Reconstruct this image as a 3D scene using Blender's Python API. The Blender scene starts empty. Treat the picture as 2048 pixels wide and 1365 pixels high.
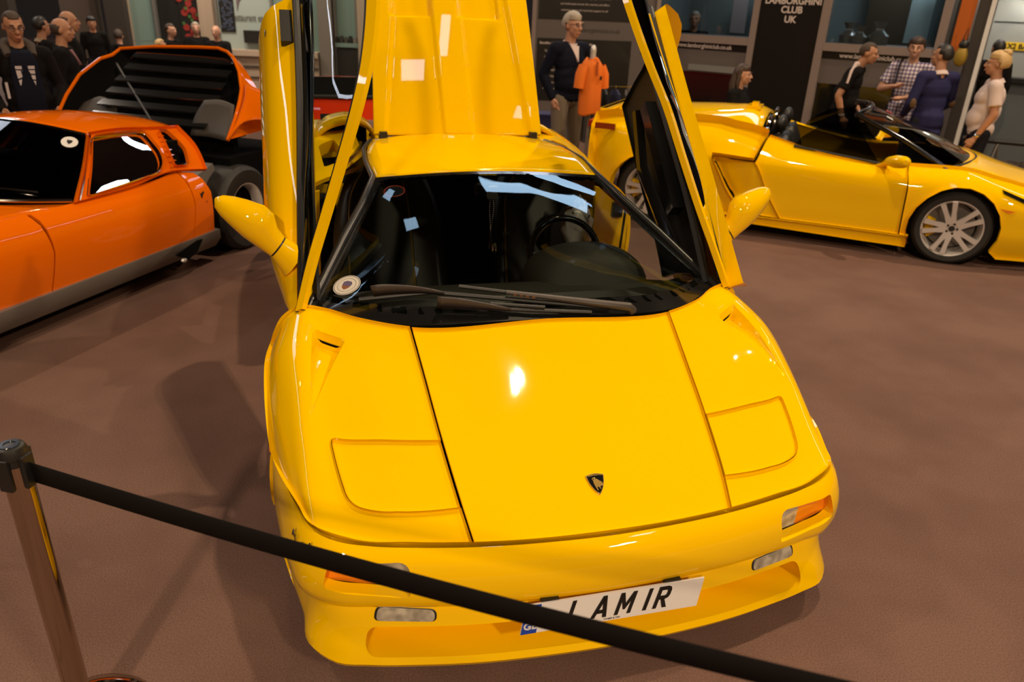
import bpy, bmesh, math, random
import numpy as np
from mathutils import Vector, Matrix, geometry
random.seed(7)
S = bpy.context.scene
COL = S.collection
# ---------------------------------------------------------------- camera
CAMLOC = Vector((-0.8144, -1.5539, 1.9123))
def cam_axes(yaw, pitch, roll):
    cy, sy, cp, sp, cr, sr = math.cos(yaw), math.sin(yaw), math.cos(pitch), math.sin(pitch), math.cos(roll), math.sin(roll)
    f0 = Vector((sy, cy, 0)); r0 = Vector((cy, -sy, 0)); u0 = Vector((0, 0, 1))
    f = f0*cp - u0*sp; u = u0*cp + f0*sp
    return r0*cr + u*sr, u*cr - r0*sr, f
R_, U_, F_ = cam_axes(math.radians(15.8514), math.radians(24.2), math.radians(2.4))
cd = bpy.data.cameras.new('camera'); cam = bpy.data.objects.new('camera', cd); COL.objects.link(cam)
cam.matrix_world = Matrix.Translation(CAMLOC) @ Matrix((R_, U_, -F_)).transposed().to_4x4()
cd.sensor_width = 36; cd.lens = 1500/2048*36; cd.clip_end = 200; cd.clip_start = .02
cd.dof.use_dof = True; cd.dof.focus_distance = 2.45; cd.dof.aperture_fstop = 3.2; cd.dof.aperture_blades = 7
S.camera = cam
# ---------------------------------------------------------------- world, lamps, exposure
wd = bpy.data.worlds.new('hall'); S.world = wd; wd.use_nodes = True
wd.node_tree.nodes['Background'].inputs[0].default_value = (.20, .155, .12, 1)
wd.node_tree.nodes['Background'].inputs[1].default_value = .30
S.view_settings.view_transform = 'Standard'; S.view_settings.look = 'None'
S.view_settings.exposure = 0.0; S.view_settings.gamma = 1.0; S.view_settings.use_curve_mapping = False
def area(name, loc, size, power, col, target=None, sy=None, shape='DISK', spread=None):
    l = bpy.data.lights.new(name, 'AREA'); l.shape = shape; l.size = size
    if sy: l.shape = 'RECTANGLE'; l.size_y = sy
    l.energy = power; l.color = col
    if spread: l.spread = spread
    o = bpy.data.objects.new(name, l); COL.objects.link(o); o.location = loc
    if target is not None:
        o.rotation_euler = (Vector(target) - Vector(loc)).to_track_quat('-Z', 'Y').to_euler()
    return o
WARM = (1, .76, .50)
# warm high-bay lamp pairs and cold roof-light strips of the exhibition hall
for x, y, w in ((1.9, 1.95, 178), (-7, 4, 110), (7.8, 3.2, 290), (-1.5, 12.5, 150), (-8, 13, 120), (5.5, 15, 140), (-4.5, -9.5, 640), (4.8, -9.5, 640)):
    for k in (-.075, .075):
        area('hall_lamp', (x+k*.8, y+k*(.5 if y > 0 else 5), 9.2 if y > 0 else 7.8), .09 if y > 0 else .6, w, WARM)  # unseen pairs behind the camera are lowered and widened as frontal fill
for x, y, sx_, sy_, rad in ((5.5, 11.8, 5.2, 1.0, 6), (-.9, 9.0, .7, .6, 5), (13, 3.6, .4, 10, 9), (-11.5, 5, .4, 10, 9), (.62, -5.6, .85, 1.0, 9), (1.7, -4.1, .32, 1.7, 9), (5.6, -7.6, .8, .8, 9), (-10, 18, 3, 16, 4), (12, 20, 3, 16, 4)):
    area('roof_light', (x, y, 9.9), sx_, rad*sx_*sy_*math.pi, (.80, .86, 1), sy=sy_)
# ---------------------------------------------------------------- mesh helpers
MATS = {}
def pbr(name, col, rough=.5, metal=0., coat=0., emit=None, es=0., bump=None, noise=None, spec=.5, ior=None, alpha=None):
    m = bpy.data.materials.new(name); m.use_nodes = True; MATS[name] = m
    nt = m.node_tree; b = nt.nodes['Principled BSDF']
    b.inputs['Base Color'].default_value = (*col, 1); b.inputs['Roughness'].default_value = rough
    b.inputs['Metallic'].default_value = metal; b.inputs['Coat Weight'].default_value = coat; b.inputs['Coat Roughness'].default_value = .02
    b.inputs['Specular IOR Level'].default_value = spec
    if emit: b.inputs['Emission Color'].default_value = (*emit, 1); b.inputs['Emission Strength'].default_value = es
    if noise:   # (scale, second colour, detail)
        tc = nt.nodes.new('ShaderNodeTexCoord'); n = nt.nodes.new('ShaderNodeTexNoise'); n.inputs['Scale'].default_value = noise[0]; n.inputs['Detail'].default_value = noise[2]
        r = nt.nodes.new('ShaderNodeMix'); r.data_type = 'RGBA'
        r.inputs['A'].default_value = (*col, 1); r.inputs['B'].default_value = (*noise[1], 1)
        mr = nt.nodes.new('ShaderNodeMapRange'); mr.inputs[1].default_value = .35; mr.inputs[2].default_value = .65
        nt.links.new(tc.outputs['Object'], n.inputs['Vector']); nt.links.new(n.outputs['Fac'], mr.inputs[0])
        nt.links.new(mr.outputs[0], r.inputs['Factor']); nt.links.new(r.outputs['Result'], b.inputs['Base Color'])
    if bump:
        tc = nt.nodes.new('ShaderNodeTexCoord'); n = nt.nodes.new('ShaderNodeTexNoise'); n.inputs['Scale'].default_value = bump[0]
        bp = nt.nodes.new('ShaderNodeBump'); bp.inputs['Strength'].default_value = bump[1]; bp.inputs['Distance'].default_value = .01
        nt.links.new(tc.outputs['Object'], n.inputs['Vector']); nt.links.new(n.outputs['Fac'], bp.inputs['Height']); nt.links.new(bp.outputs[0], b.inputs['Normal'])
    return m
def glass(name, tint, refl=(1, 1, 1), ior=1.5, rough=0.):
    m = bpy.data.materials.new(name); m.use_nodes = True; MATS[name] = m
    nt = m.node_tree; nt.nodes.remove(nt.nodes['Principled BSDF']); out = nt.nodes['Material Output']
    t = nt.nodes.new('ShaderNodeBsdfTransparent'); t.inputs[0].default_value = (*tint, 1)
    g = nt.nodes.new('ShaderNodeBsdfGlossy'); g.inputs[0].default_value = (*refl, 1); g.inputs['Roughness'].default_value = rough
    f = nt.nodes.new('ShaderNodeFresnel'); f.inputs[0].default_value = ior
    x = nt.nodes.new('ShaderNodeMixShader')
    nt.links.new(f.outputs[0], x.inputs[0]); nt.links.new(t.outputs[0], x.inputs[1]); nt.links.new(g.outputs[0], x.inputs[2]); nt.links.new(x.outputs[0], out.inputs[0])
    return m
def mk(name, V, F, mat=None, parent=None, smooth=True, sharp=38, mi=None):
    me = bpy.data.meshes.new(name)
    me.from_pydata([tuple(map(float, v)) for v in V], [], [tuple(int(i) for i in f) for f in F])
    if mat is not None:
        for m in (mat if isinstance(mat, (list, tuple)) else [mat]): me.materials.append(m)
    if mi is not None: me.polygons.foreach_set('material_index', np.asarray(mi, dtype=np.int32))
    me.validate(); me.update()
    if smooth:
        me.polygons.foreach_set('use_smooth', [True]*len(me.polygons)); me.set_sharp_from_angle(angle=math.radians(sharp))
    o = bpy.data.objects.new(name, me); COL.objects.link(o)
    if parent: o.parent = parent
    return o
def fixn(o):
    bm = bmesh.new(); bm.from_mesh(o.data); bmesh.ops.recalc_face_normals(bm, faces=bm.faces); bm.to_mesh(o.data); bm.free(); return o
def tag(o, label=None, cat=None, group=None, kind=None):
    for k, v in (('label', label), ('category', cat), ('group', group), ('kind', kind)):
        if v: o[k] = v
    return o
def empty(name, loc=(0, 0, 0), rz=0, label=None, cat=None, group=None):
    o = bpy.data.objects.new(name, None); COL.objects.link(o); o.location = loc; o.rotation_euler = (0, 0, rz); o.empty_display_size = .2
    return tag(o, label, cat, group)
class MB:
    def __init__(s): s.v = []; s.f = []
    def add(s, V, F):
        n = len(s.v); s.v += [tuple(v) for v in V]; s.f += [tuple(i+n for i in f) for f in F]; return s
    def box(s, c, d, rz=0, M=None, bev=0):
        V = []
        for z in (-1, 1):
            for x, y in ((-1, -1), (1, -1), (1, 1), (-1, 1)):
                p = Vector((x*d[0]/2, y*d[1]/2, z*d[2]/2))
                if M: p = M @ p
                elif rz: p = Matrix.Rotation(rz, 3, 'Z') @ p
                V.append(p + Vector(c))
        return s.add(V, [(3, 2, 1, 0), (4, 5, 6, 7), (0, 1, 5, 4), (1, 2, 6, 5), (2, 3, 7, 6), (3, 0, 4, 7)])
    def tube(s, pts, r, n=10, cap=True, flat=1.0, up=None):
        pts = [Vector(p) for p in pts]; rs = r if isinstance(r, (list, tuple)) else [r]*len(pts)
        V = []; F = []
        prev = None
        for i, p in enumerate(pts):
            d = (pts[min(i+1, len(pts)-1)] - pts[max(i-1, 0)]).normalized()
            a = Vector(up) if up else (prev if prev else (Vector((0, 0, 1)) if abs(d.z) < .9 else Vector((1, 0, 0))))
            x = d.cross(a).normalized(); y = x.cross(d).normalized(); prev = y
            for k in range(n):
                t = 2*math.pi*k/n; V.append(p + x*(math.cos(t)*rs[i]) + y*(math.sin(t)*rs[i]*flat))
        for i in range(len(pts)-1):
            for k in range(n):
                F.append((i*n+k, i*n+(k+1) % n, (i+1)*n+(k+1) % n, (i+1)*n+k))
        if cap: F.append(tuple(range(n-1, -1, -1))); F.append(tuple(range((len(pts)-1)*n, len(pts)*n)))
        return s.add(V, F)
    def lathe(s, prof, n=48, M=None, closed=False):
        V = []; F = []; k = len(prof); M = M or Matrix()
        for i in range(n):
            a = 2*math.pi*i/n
            for r, z in prof: V.append(M @ Vector((r*math.cos(a), r*math.sin(a), z)))
        for i in range(n):
            for j in range(k - (0 if closed else 1)):
                F.append((i*k+j, ((i+1) % n)*k+j, ((i+1) % n)*k+(j+1) % k, i*k+(j+1) % k))
        return s.add(V, F)
    def prism(s, poly, h, M=None, z0=0):
        M = M or Matrix(); n = len(poly)
        V = [M @ Vector((x, y, z0)) for x, y in poly] + [M @ Vector((x, y, z0+h)) for x, y in poly]
        return s.add(V, [tuple(range(n-1, -1, -1)), tuple(range(n, 2*n))] + [(i, (i+1) % n, n+(i+1) % n, n+i) for i in range(n)])
    def ell(s, c, r, n=16, M=None):
        V = [M @ Vector((0, 0, 0)) if False else None]; V = []; F = []; m = n//2
        c = Vector(c)
        for i in range(m+1):
            t = math.pi*i/m
            for k in range(n):
                a = 2*math.pi*k/n; p = Vector((r[0]*math.sin(t)*math.cos(a), r[1]*math.sin(t)*math.sin(a), r[2]*math.cos(t)))
                V.append(c + (M @ p if M else p))
        for i in range(m):
            for k in range(n): F.append((i*n+k, (i+1)*n+k, (i+1)*n+(k+1) % n, i*n+(k+1) % n))
        return s.add(V, F)
    def build(s, name, mat=None, parent=None, smooth=True, sharp=38, fix=True):
        o = mk(name, s.v, s.f, mat, parent, smooth, sharp)
        bm = bmesh.new(); bm.from_mesh(o.data); bmesh.ops.remove_doubles(bm, verts=bm.verts, dist=1e-6)
        if fix: bmesh.ops.recalc_face_normals(bm, faces=bm.faces)
        bm.to_mesh(o.data); bm.free()
        if smooth: o.data.set_sharp_from_angle(angle=math.radians(sharp))
        return o
def copy_tree(o, parent=None):
    c = o.copy(); COL.objects.link(c); c.parent = parent
    if parent: c.matrix_parent_inverse = o.matrix_parent_inverse
    for ch in list(o.children): copy_tree(ch, c)
    return c
def bevel(o, w, seg=2):
    m = o.modifiers.new('b', 'BEVEL'); m.width = w; m.segments = seg; m.limit_method = 'ANGLE'; m.angle_limit = math.radians(40)
    return o
def text(name, body, size, M, mat, parent=None, ext=.002, shear=0, sx=1., align='CENTER', off=0.):
    cu = bpy.data.curves.new(name, 'FONT'); cu.body = body; cu.size = size; cu.extrude = ext; cu.align_x = align; cu.shear = shear; cu.offset = off
    t = bpy.data.objects.new(name, cu); COL.objects.link(t)
    me = bpy.data.meshes.new_from_object(t.evaluated_get(bpy.context.evaluated_depsgraph_get()))
    bpy.data.objects.remove(t); bpy.data.curves.remove(cu)
    me.transform(M @ Matrix.Diagonal((sx, 1, 1, 1))); me.materials.clear(); me.materials.append(mat)
    o = bpy.data.objects.new(name, me); me.name = name; COL.objects.link(o); o.parent = parent
    return o
# ---- smooth tensor surfaces through a net of points
def wts(t, T):
    t = np.clip(np.asarray(t, float), T[0], T[-1]); n = len(T); i = np.clip(np.searchsorted(T, t, 'right')-1, 0, n-2)
    h = T[i+1]-T[i]; s = (t-T[i])/h
    h00 = 2*s**3-3*s**2+1; h10 = s**3-2*s**2+s; h01 = -2*s**3+3*s**2; h11 = s**3-s**2
    D = np.zeros((n, n))
    for k in range(n):
        if k == 0: D[0, 0] = -1/(T[1]-T[0]); D[0, 1] = 1/(T[1]-T[0])
        elif k == n-1: D[k, k] = 1/(T[k]-T[k-1]); D[k, k-1] = -1/(T[k]-T[k-1])
        else:
            a, b = T[k]-T[k-1], T[k+1]-T[k]
            D[k, k-1] = -b/(a*(a+b)); D[k, k] = (b-a)/(a*b); D[k, k+1] = a/(b*(a+b))
    W = np.zeros((len(t), n)); r = np.arange(len(t))
    W[r, i] += h00; W[r, i+1] += h01
    W += (h10*h)[:, None]*D[i] + (h11*h)[:, None]*D[i+1]
    return W
class Surf:      # nodes[row][col] -> rows along v, columns along u
    def __init__(s, nodes, U=None, V=None):
        s.N = np.array(nodes, float); N = s.N
        s.U = np.array(U, float) if U is not None else np.concatenate([[0], np.cumsum(np.linalg.norm(np.diff(N, axis=1), axis=2).mean(0))])
        s.V = np.array(V, float) if V is not None else np.concatenate([[0], np.cumsum(np.linalg.norm(np.diff(N, axis=0), axis=2).mean(1))])
        s.g = None; s.disp = None
    def __call__(s, q):
        q = np.atleast_2d(q); P = np.einsum('ni,ijk,nj->nk', wts(q[:, 1], s.V), s.N, wts(q[:, 0], s.U))
        return s.disp(P) if s.disp else P
    def inv(s, T, ax, vmin=-1e9):
        T = np.atleast_2d(np.array(T, float))
        if s.g is None:
            a, b = np.meshgrid(np.linspace(s.U[0], s.U[-1], 70), np.linspace(s.V[0], s.V[-1], 70)); s.q = np.stack([a.ravel(), b.ravel()], 1); s.g = s(s.q)
        out = []
        for t in T:
            q = s.q[np.argmin(((s.g[:, ax]-t)**2).sum(1)+(s.q[:, 1] < vmin))].copy()
            for _ in range(12):
                e = 1e-4; p0 = s(q)[0][ax]; J = np.stack([(s(q+[e, 0])[0][ax]-p0)/e, (s(q+[0, e])[0][ax]-p0)/e], 1)
                try: d = np.linalg.solve(J.T@J+1e-9*np.eye(2), J.T@(t-p0))
                except Exception: break
                q = q+np.clip(d, -.05, .05)
                q = np.clip(q, [s.U[0], s.V[0]], [s.U[-1], s.V[-1]])
            out.append(q)
        return np.array(out)
def inpoly(P, poly):
    x, y = P[:, 0], P[:, 1]; c = np.zeros(len(P), bool); n = len(poly); j = n-1
    for i in range(n):
        xi, yi = poly[i]; xj, yj = poly[j]
        if yi != yj:
            m = ((yi > y) != (yj > y)) & (x < (xj-xi)*(y-yi)/(yj-yi)+xi); c ^= m
        j = i
    return c
def segdist(P, poly):
    d = np.full(len(P), 1e9); n = len(poly)
    for i in range(n):
        a = poly[i]; b = poly[(i+1) % n]; ab = b-a; L = ab@ab
        if L < 1e-14: continue
        t = np.clip(((P-a)@ab)/L, 0, 1); d = np.minimum(d, np.linalg.norm(P-(a+t[:, None]*ab), axis=1))
    return d
def inset(poly, d):
    p = np.array(poly, float); A = 0
    for i in range(len(p)): A += p[i-1][0]*p[i][1]-p[i][0]*p[i-1][1]
    sg = 1 if A > 0 else -1; out = []
    for i in range(len(p)):
        a = p[i]-p[i-1]; b = p[(i+1) % len(p)]-p[i]; a = a/(np.linalg.norm(a)+1e-12); b = b/(np.linalg.norm(b)+1e-12)
        na, nb = np.array([-a[1], a[0]])*sg, np.array([-b[1], b[0]])*sg; m = na+nb; out.append(p[i]+m/max(.6, m@m/2)*d*.5*1.0 if m@m > 1e-6 else p[i])
    return np.array(out)
def clip2(poly, ax, val, keep):   # keep side of an axis-aligned cut
    out = []; n = len(poly)
    for i in range(n):
        a, b = np.array(poly[i], float), np.array(poly[(i+1) % n], float); ia, ib = (a[ax]-val)*keep >= 0, (b[ax]-val)*keep >= 0
        if ia: out.append(a)
        if ia != ib: out.append(a+(b-a)*(val-a[ax])/(b[ax]-a[ax]))
    return np.array(out)
def dens(poly, h):
    poly = np.array(poly, float); out = []
    for i in range(len(poly)):
        a = poly[i]; b = poly[(i+1) % len(poly)]; k = max(1, int(round(np.linalg.norm(b-a)/h)))
        out += [a+(b-a)*j/k for j in range(k)]
    return np.array(out)
def rpoly(pts, rad, n=6):
    pts = [np.array(p, float) for p in pts]; out = []; m = len(pts); rad = rad if isinstance(rad, (list, tuple)) else [rad]*m
    for i in range(m):
        p, a, b = pts[i], pts[i-1], pts[(i+1) % m]; r = rad[i]
        if r <= 0: out.append(p); continue
        da = (a-p); db = (b-p); la, lb = np.linalg.norm(da), np.linalg.norm(db); r_ = min(r, la*.49, lb*.49); s0 = p+da/la*r_; s1 = p+db/lb*r_
        for k in range(n+1):
            t = k/n; out.append((1-t)**2*s0+2*t*(1-t)*p+t*t*s1)
    return np.array(out)
def panel(name, fn, outline, mat, parent=None, holes=(), lines=(), h=.03, thick=.012, hole_dir=None, flip=False, back=False, edge=None, sharp=38, hb=None):
    out = dens(outline, hb or h); hs = [dens(q, (hb or h)*.7) for q in holes]
    lo, hi = out.min(0), out.max(0)
    gx, gy = np.meshgrid(np.arange(lo[0]+h*.5, hi[0], h), np.arange(lo[1]+h*.5, hi[1], h)); G = np.stack([gx.ravel(), gy.ravel()], 1)
    if len(G):
        k = inpoly(G, out) & (segdist(G, out) > h*.45)
        for q in hs: k &= ~inpoly(G, q) & (segdist(G, q) > h*.45)
        G = G[k]
    ln = [np.array(q, float) for q in lines]
    if ln and len(G):
        for q in ln: G = G[np.min(np.linalg.norm(G[:, None]-q[None], axis=2), axis=1) > h*.3]
    allp = [out]+hs; P = np.concatenate(allp+[G]+ln) if len(G) else np.concatenate(allp+ln)
    E = []; s = 0; loops = []
    for q in allp:
        n = len(q); E += [(s+i, s+(i+1) % n) for i in range(n)]; loops.append(np.arange(s, s+n)); s += n
    s += len(G)
    for q in ln: E += [(s+i, s+i+1) for i in range(len(q)-1)]; s += len(q)
    r = geometry.delaunay_2d_cdt([Vector(p) for p in P], E, [], 0, 1e-7)
    V2 = np.array([tuple(v) for v in r[0]]); F = np.array([f for f in r[2]]); orig = r[3]
    c = V2[F].mean(1); k = inpoly(c, out)
    for q in hs: k &= ~inpoly(c, q)
    F = F[k]
    ta = V2[F]; ar_ = np.abs((ta[:, 1, 0]-ta[:, 0, 0])*(ta[:, 2, 1]-ta[:, 0, 1])-(ta[:, 1, 1]-ta[:, 0, 1])*(ta[:, 2, 0]-ta[:, 0, 0])); F = F[ar_ > .004*h*h]
    mp = {}
    for i, o in enumerate(orig):
        for a in o: mp[a] = i
    V = fn(V2); e = 1e-4
    nr = np.cross(fn(V2+[e, 0])-fn(V2-[e, 0]), fn(V2+[0, e])-fn(V2-[0, e])); nr /= np.linalg.norm(nr, axis=1)[:, None]+1e-12
    a, b, c2 = V[F[:, 0]], V[F[:, 1]], V[F[:, 2]]
    if flip: nr = -nr
    if len(F):
        fnn = np.cross(b-a, c2-a); bad = (fnn*nr[F[:, 0]]).sum(1) < 0; F[bad] = F[bad][:, ::-1]
    V = list(V); FF = [tuple(f) for f in F]; mi = [0]*len(FF)
    vb = {}
    for li, lp in enumerate(loops):
        ids = [mp[i] for i in lp]
        if thick <= 0 and not (li > 0 and hole_dir is not None): continue
        new = []
        for i in ids:
            d = np.array(hole_dir) if (li > 0 and hole_dir is not None) else -nr[i]*thick
            V.append(V[i]+d); new.append(len(V)-1); vb[i] = len(V)-1
        n = len(ids)
        for k in range(n):
            FF.append((ids[k], new[k], new[(k+1) % n], ids[(k+1) % n])); mi.append(1 if edge else 0)
    o = mk(name, V, FF, [mat, edge] if edge else mat, parent, True, sharp, mi if edge else None)
    if back:
        n0 = len(V); 
    # keep the flange facing outwards
    bm = bmesh.new(); bm.from_mesh(o.data); fl = [f for f in bm.faces if f.index >= len(F)]; 
    if fl: bmesh.ops.recalc_face_normals(bm, faces=list(bm.faces))
    if len(F):
        bm.faces.ensure_lookup_table(); f0 = bm.faces[0]; v0 = f0.verts[0].index
        if v0 < len(nr) and f0.normal.dot(Vector(nr[v0])) < 0: bmesh.ops.reverse_faces(bm, faces=list(bm.faces))
    bm.to_mesh(o.data); bm.free(); o.data.set_sharp_from_angle(angle=math.radians(sharp))
    return o
def gridobj(name, fn, u, v, mat, parent=None, flip=False, sharp=38, thick=0):
    a, b = np.meshgrid(u, v); P = fn(np.stack([a.ravel(), b.ravel()], 1)); nu, nv = len(u), len(v)
    F = [(j*nu+i, j*nu+i+1, (j+1)*nu+i+1, (j+1)*nu+i) for j in range(nv-1) for i in range(nu-1)]
    if flip: F = [f[::-1] for f in F]
    o = mk(name, P, F, mat, parent, True, sharp)
    if thick: m = o.modifiers.new('s', 'SOLIDIFY'); m.thickness = thick; m.offset = -1
    return o
def mirx(pts): return [(-x, y, z) for x, y, z in pts]
# ---------------------------------------------------------------- materials
Y = pbr('yellow_paint', (.94, .555, .0), .5, coat=1, spec=.0)
OR = pbr('orange_paint', (.76, .14, .001), .5, coat=1, spec=.0)
RD = pbr('red_paint', (.50, .028, .006), .5, coat=1, spec=.0)
BLK = pbr('black_plastic', (.012, .011, .010), .45)
BLG = pbr('black_gloss', (.008, .008, .008), .12, coat=.5)
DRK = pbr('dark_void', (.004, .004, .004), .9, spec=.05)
RUB = pbr('rubber_seal', (.011, .010, .009), .34)
TYR = pbr('tyre_rubber', (.013, .012, .011), .62)
DASH = pbr('dash_leather', (.028, .026, .021), .6, bump=(300, .15))
LEA = pbr('black_leather', (.006, .0055, .005), .5)
PIP = pbr('yellow_piping', (.22, .14, .006), .6)
ALU = pbr('wheel_silver', (.66, .62, .60), .30, .45)
CHR = pbr('chrome', (.85, .84, .82), .08, 1.)
LIN = pbr('liner_grey', (.05, .041, .034), .6)
GRY = pbr('satin_grey', (.21, .195, .18), .4, .4)
WIP = pbr('wiper_grey', (.055, .042, .036), .42)
AMB = pbr('amber_lens', (.85, .22, .01), .12, coat=1)
CLR = pbr('clear_lens', (.50, .45, .36), .12, coat=1, noise=(28, (.27, .24, .19), 1))
WHT = pbr('white_print', (.72, .70, .68), .5)
PLW = pbr('plate_white', (.80, .77, .76), .35)
PLB = pbr('plate_blue', (.015, .06, .42), .35)
INK = pbr('plate_black', (.008, .008, .008), .4)
GLD = pbr('badge_gold', (.85, .55, .14), .22, .9)
GLW = glass('windscreen_glass', (.62, .66, .62), (.6, .85, 1))
GLS = glass('side_glass', (.80, .86, .82))
GLD2 = glass('dark_glass', (.16, .17, .17))
# ---------------------------------------------------------------- setting
fm = bpy.data.materials.new('carpet'); fm.use_nodes = True; nt = fm.node_tree; bs = nt.nodes['Principled BSDF']; bs.inputs['Roughness'].default_value = .95; bs.inputs['Specular IOR Level'].default_value = .12
tc = nt.nodes.new('ShaderNodeTexCoord')
def noise(sc, det, vec=None, rough=.6):
    n = nt.nodes.new('ShaderNodeTexNoise'); n.inputs['Scale'].default_value = sc; n.inputs['Detail'].default_value = det; n.inputs['Roughness'].default_value = rough
    nt.links.new(vec or tc.outputs['Object'], n.inputs['Vector']); return n
n1 = noise(170, 4, rough=.8); n2 = noise(1.3, 3)
r1 = nt.nodes.new('ShaderNodeValToRGB'); r1.color_ramp.elements[0].position = .34; r1.color_ramp.elements[0].color = (.112, .066, .052, 1); r1.color_ramp.elements[1].position = .66; r1.color_ramp.elements[1].color = (.220, .126, .097, 1)
mx = nt.nodes.new('ShaderNodeMix'); mx.data_type = 'RGBA'; mx.blend_type = 'MULTIPLY'; mx.inputs['Factor'].default_value = .55
r2 = nt.nodes.new('ShaderNodeValToRGB'); r2.color_ramp.elements[0].position = .35; r2.color_ramp.elements[0].color = (.62, .60, .62, 1); r2.color_ramp.elements[1].position = .62; r2.color_ramp.elements[1].color = (1, 1, 1, 1)
nt.links.new(n1.outputs['Fac'], r1.inputs[0]); nt.links.new(n2.outputs['Fac'], r2.inputs[0]); nt.links.new(r1.outputs[0], mx.inputs['A']); nt.links.new(r2.outputs[0], mx.inputs['B']); nt.links.new(mx.outputs['Result'], bs.inputs['Base Color'])
bp = nt.nodes.new('ShaderNodeBump'); bp.inputs['Strength'].default_value = .22; bp.inputs['Distance'].default_value = .004; nt.links.new(n1.outputs['Fac'], bp.inputs['Height']); nt.links.new(bp.outputs[0], bs.inputs['Normal'])
tag(mk('floor', [(-30, -14, 0), (30, -14, 0), (30, 34, 0), (-30, 34, 0)], [(0, 1, 2, 3)], fm), kind='structure')
CEI = pbr('ceiling_dark', (.035, .030, .028), .9)
tag(mk('ceiling', [(-30, -14, 11), (30, -14, 11), (30, 34, 11), (-30, 34, 11)], [(3, 2, 1, 0)], CEI), kind='structure')
WLM = pbr('hall_wall_paint', (.045, .036, .032), .85)
for nme, a, b in (('wall_front', (-30, -14), (30, -14)), ('wall_right', (30, -14), (30, 34)), ('wall_back', (30, 34), (-30, 34)), ('wall_left', (-30, 34), (-30, -14))):
    tag(mk(nme, [(*a, 0), (*b, 0), (*b, 11), (*a, 11)], [(0, 1, 2, 3)], WLM), kind='structure')
# ================================================================= the yellow coupe in front
CAR = empty('sports_car', label='yellow wedge-shaped sports car in the foreground, doors and engine cover raised', cat='car')
MC = Matrix(((0.9999773242411163, 0.004145400344615802, 0.005307227106510021), (-0.004069979203039226, 0.9998916880266006, -0.014143814358295148), (-0.005365284043183871, 0.014121893332621871, 0.9998858864169642)))
CAR.matrix_world = Matrix.Translation(CAMLOC) @ MC.to_4x4() @ Matrix.Translation(-CAMLOC)
rows = [
 [(0, .115, .44), (0, .24, .512), (0, .45, .617), (0, .66, .718), (0, .872, .819)],
 [(.419, .14, .445), (.436, .24, .505), (.461, .447, .609), (.48, .665, .712), (.498, .885, .812)],
 [(.60, .172, .448), (.62, .28, .513), (.64, .47, .614), (.66, .70, .724), (.665, .97, .818)],
 [(.76, .205, .457), (.79, .35, .536), (.805, .512, .616), (.805, .76, .738), (.79, 1.078, .820)],
 [(.85, .245, .478), (.868, .38, .545), (.876, .55, .640), (.876, .80, .758), (.862, 1.11, .822)],
 [(.895, .345, .492), (.922, .48, .55), (.94, .66, .640), (.952, .88, .730), (.93, 1.14, .778)],
 [(.95, .50, .505), (.965, .6, .552), (.982, .75, .62), (.990, .95, .68), (.968, 1.17, .705)],
 [(.985, .66, .50), (.993, .72, .55), (1.0, .84, .62), (1.0, 1.0, .662), (.985, 1.2, .65)]]
FS = Surf([mirx(r) for r in rows[:0:-1]] + rows)
VN = dict(zip(range(-7, 8), FS.V)); off = FS.V[7]; FS.V = FS.V-off
VS = {k: v-off for k, v in VN.items()}
U1 = FS.U[-1]
NA, NB, NT = np.array([.727, .892]), np.array([.836, .972]), np.array([.862, .58])
def naca_tw(x, y):
    q = np.stack([x, y], 1)-NT; A = np.stack([NA-NT, NB-NT], 1); ab = q @ np.linalg.inv(A).T
    t = ab.sum(1); w = np.where(np.abs(t) > 1e-6, ab[:, 1]/np.where(np.abs(t) < 1e-6, 1, t), .5); return t, w
def sst(a, b, x): t = np.clip((x-a)/(b-a), 0, 1); return t*t*(3-2*t)
def naca(P):
    t, w = naca_tw(np.abs(P[:, 0]), P[:, 1]); P = P.copy()
    d = .052*np.clip(t, 0, 1)**1.3*sst(-.03, .22, w)*sst(-.03, .22, 1-w)*(1-sst(.962, 1., t))
    P[:, 2] -= np.where((t > 0) & (t < 1), d, 0); return P
FS0 = Surf(FS.N, FS.U, FS.V); FS.disp = naca
g = .0032
def uvs(pts): return FS0.inv([(x, y) for x, y in pts], [0, 1])
panel('bonnet', FS, [(g, VS[-1]+g), (U1-.004, VS[-1]+g), (U1-.004, VS[1]-g), (g, VS[1]-g)], Y, CAR, h=.035)
lamp = rpoly([(.434, .234), (.675, .262), (.765, .30), (.804, .512), (.461, .447)], [0, .10, .16, .02, 0], 8)
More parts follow.
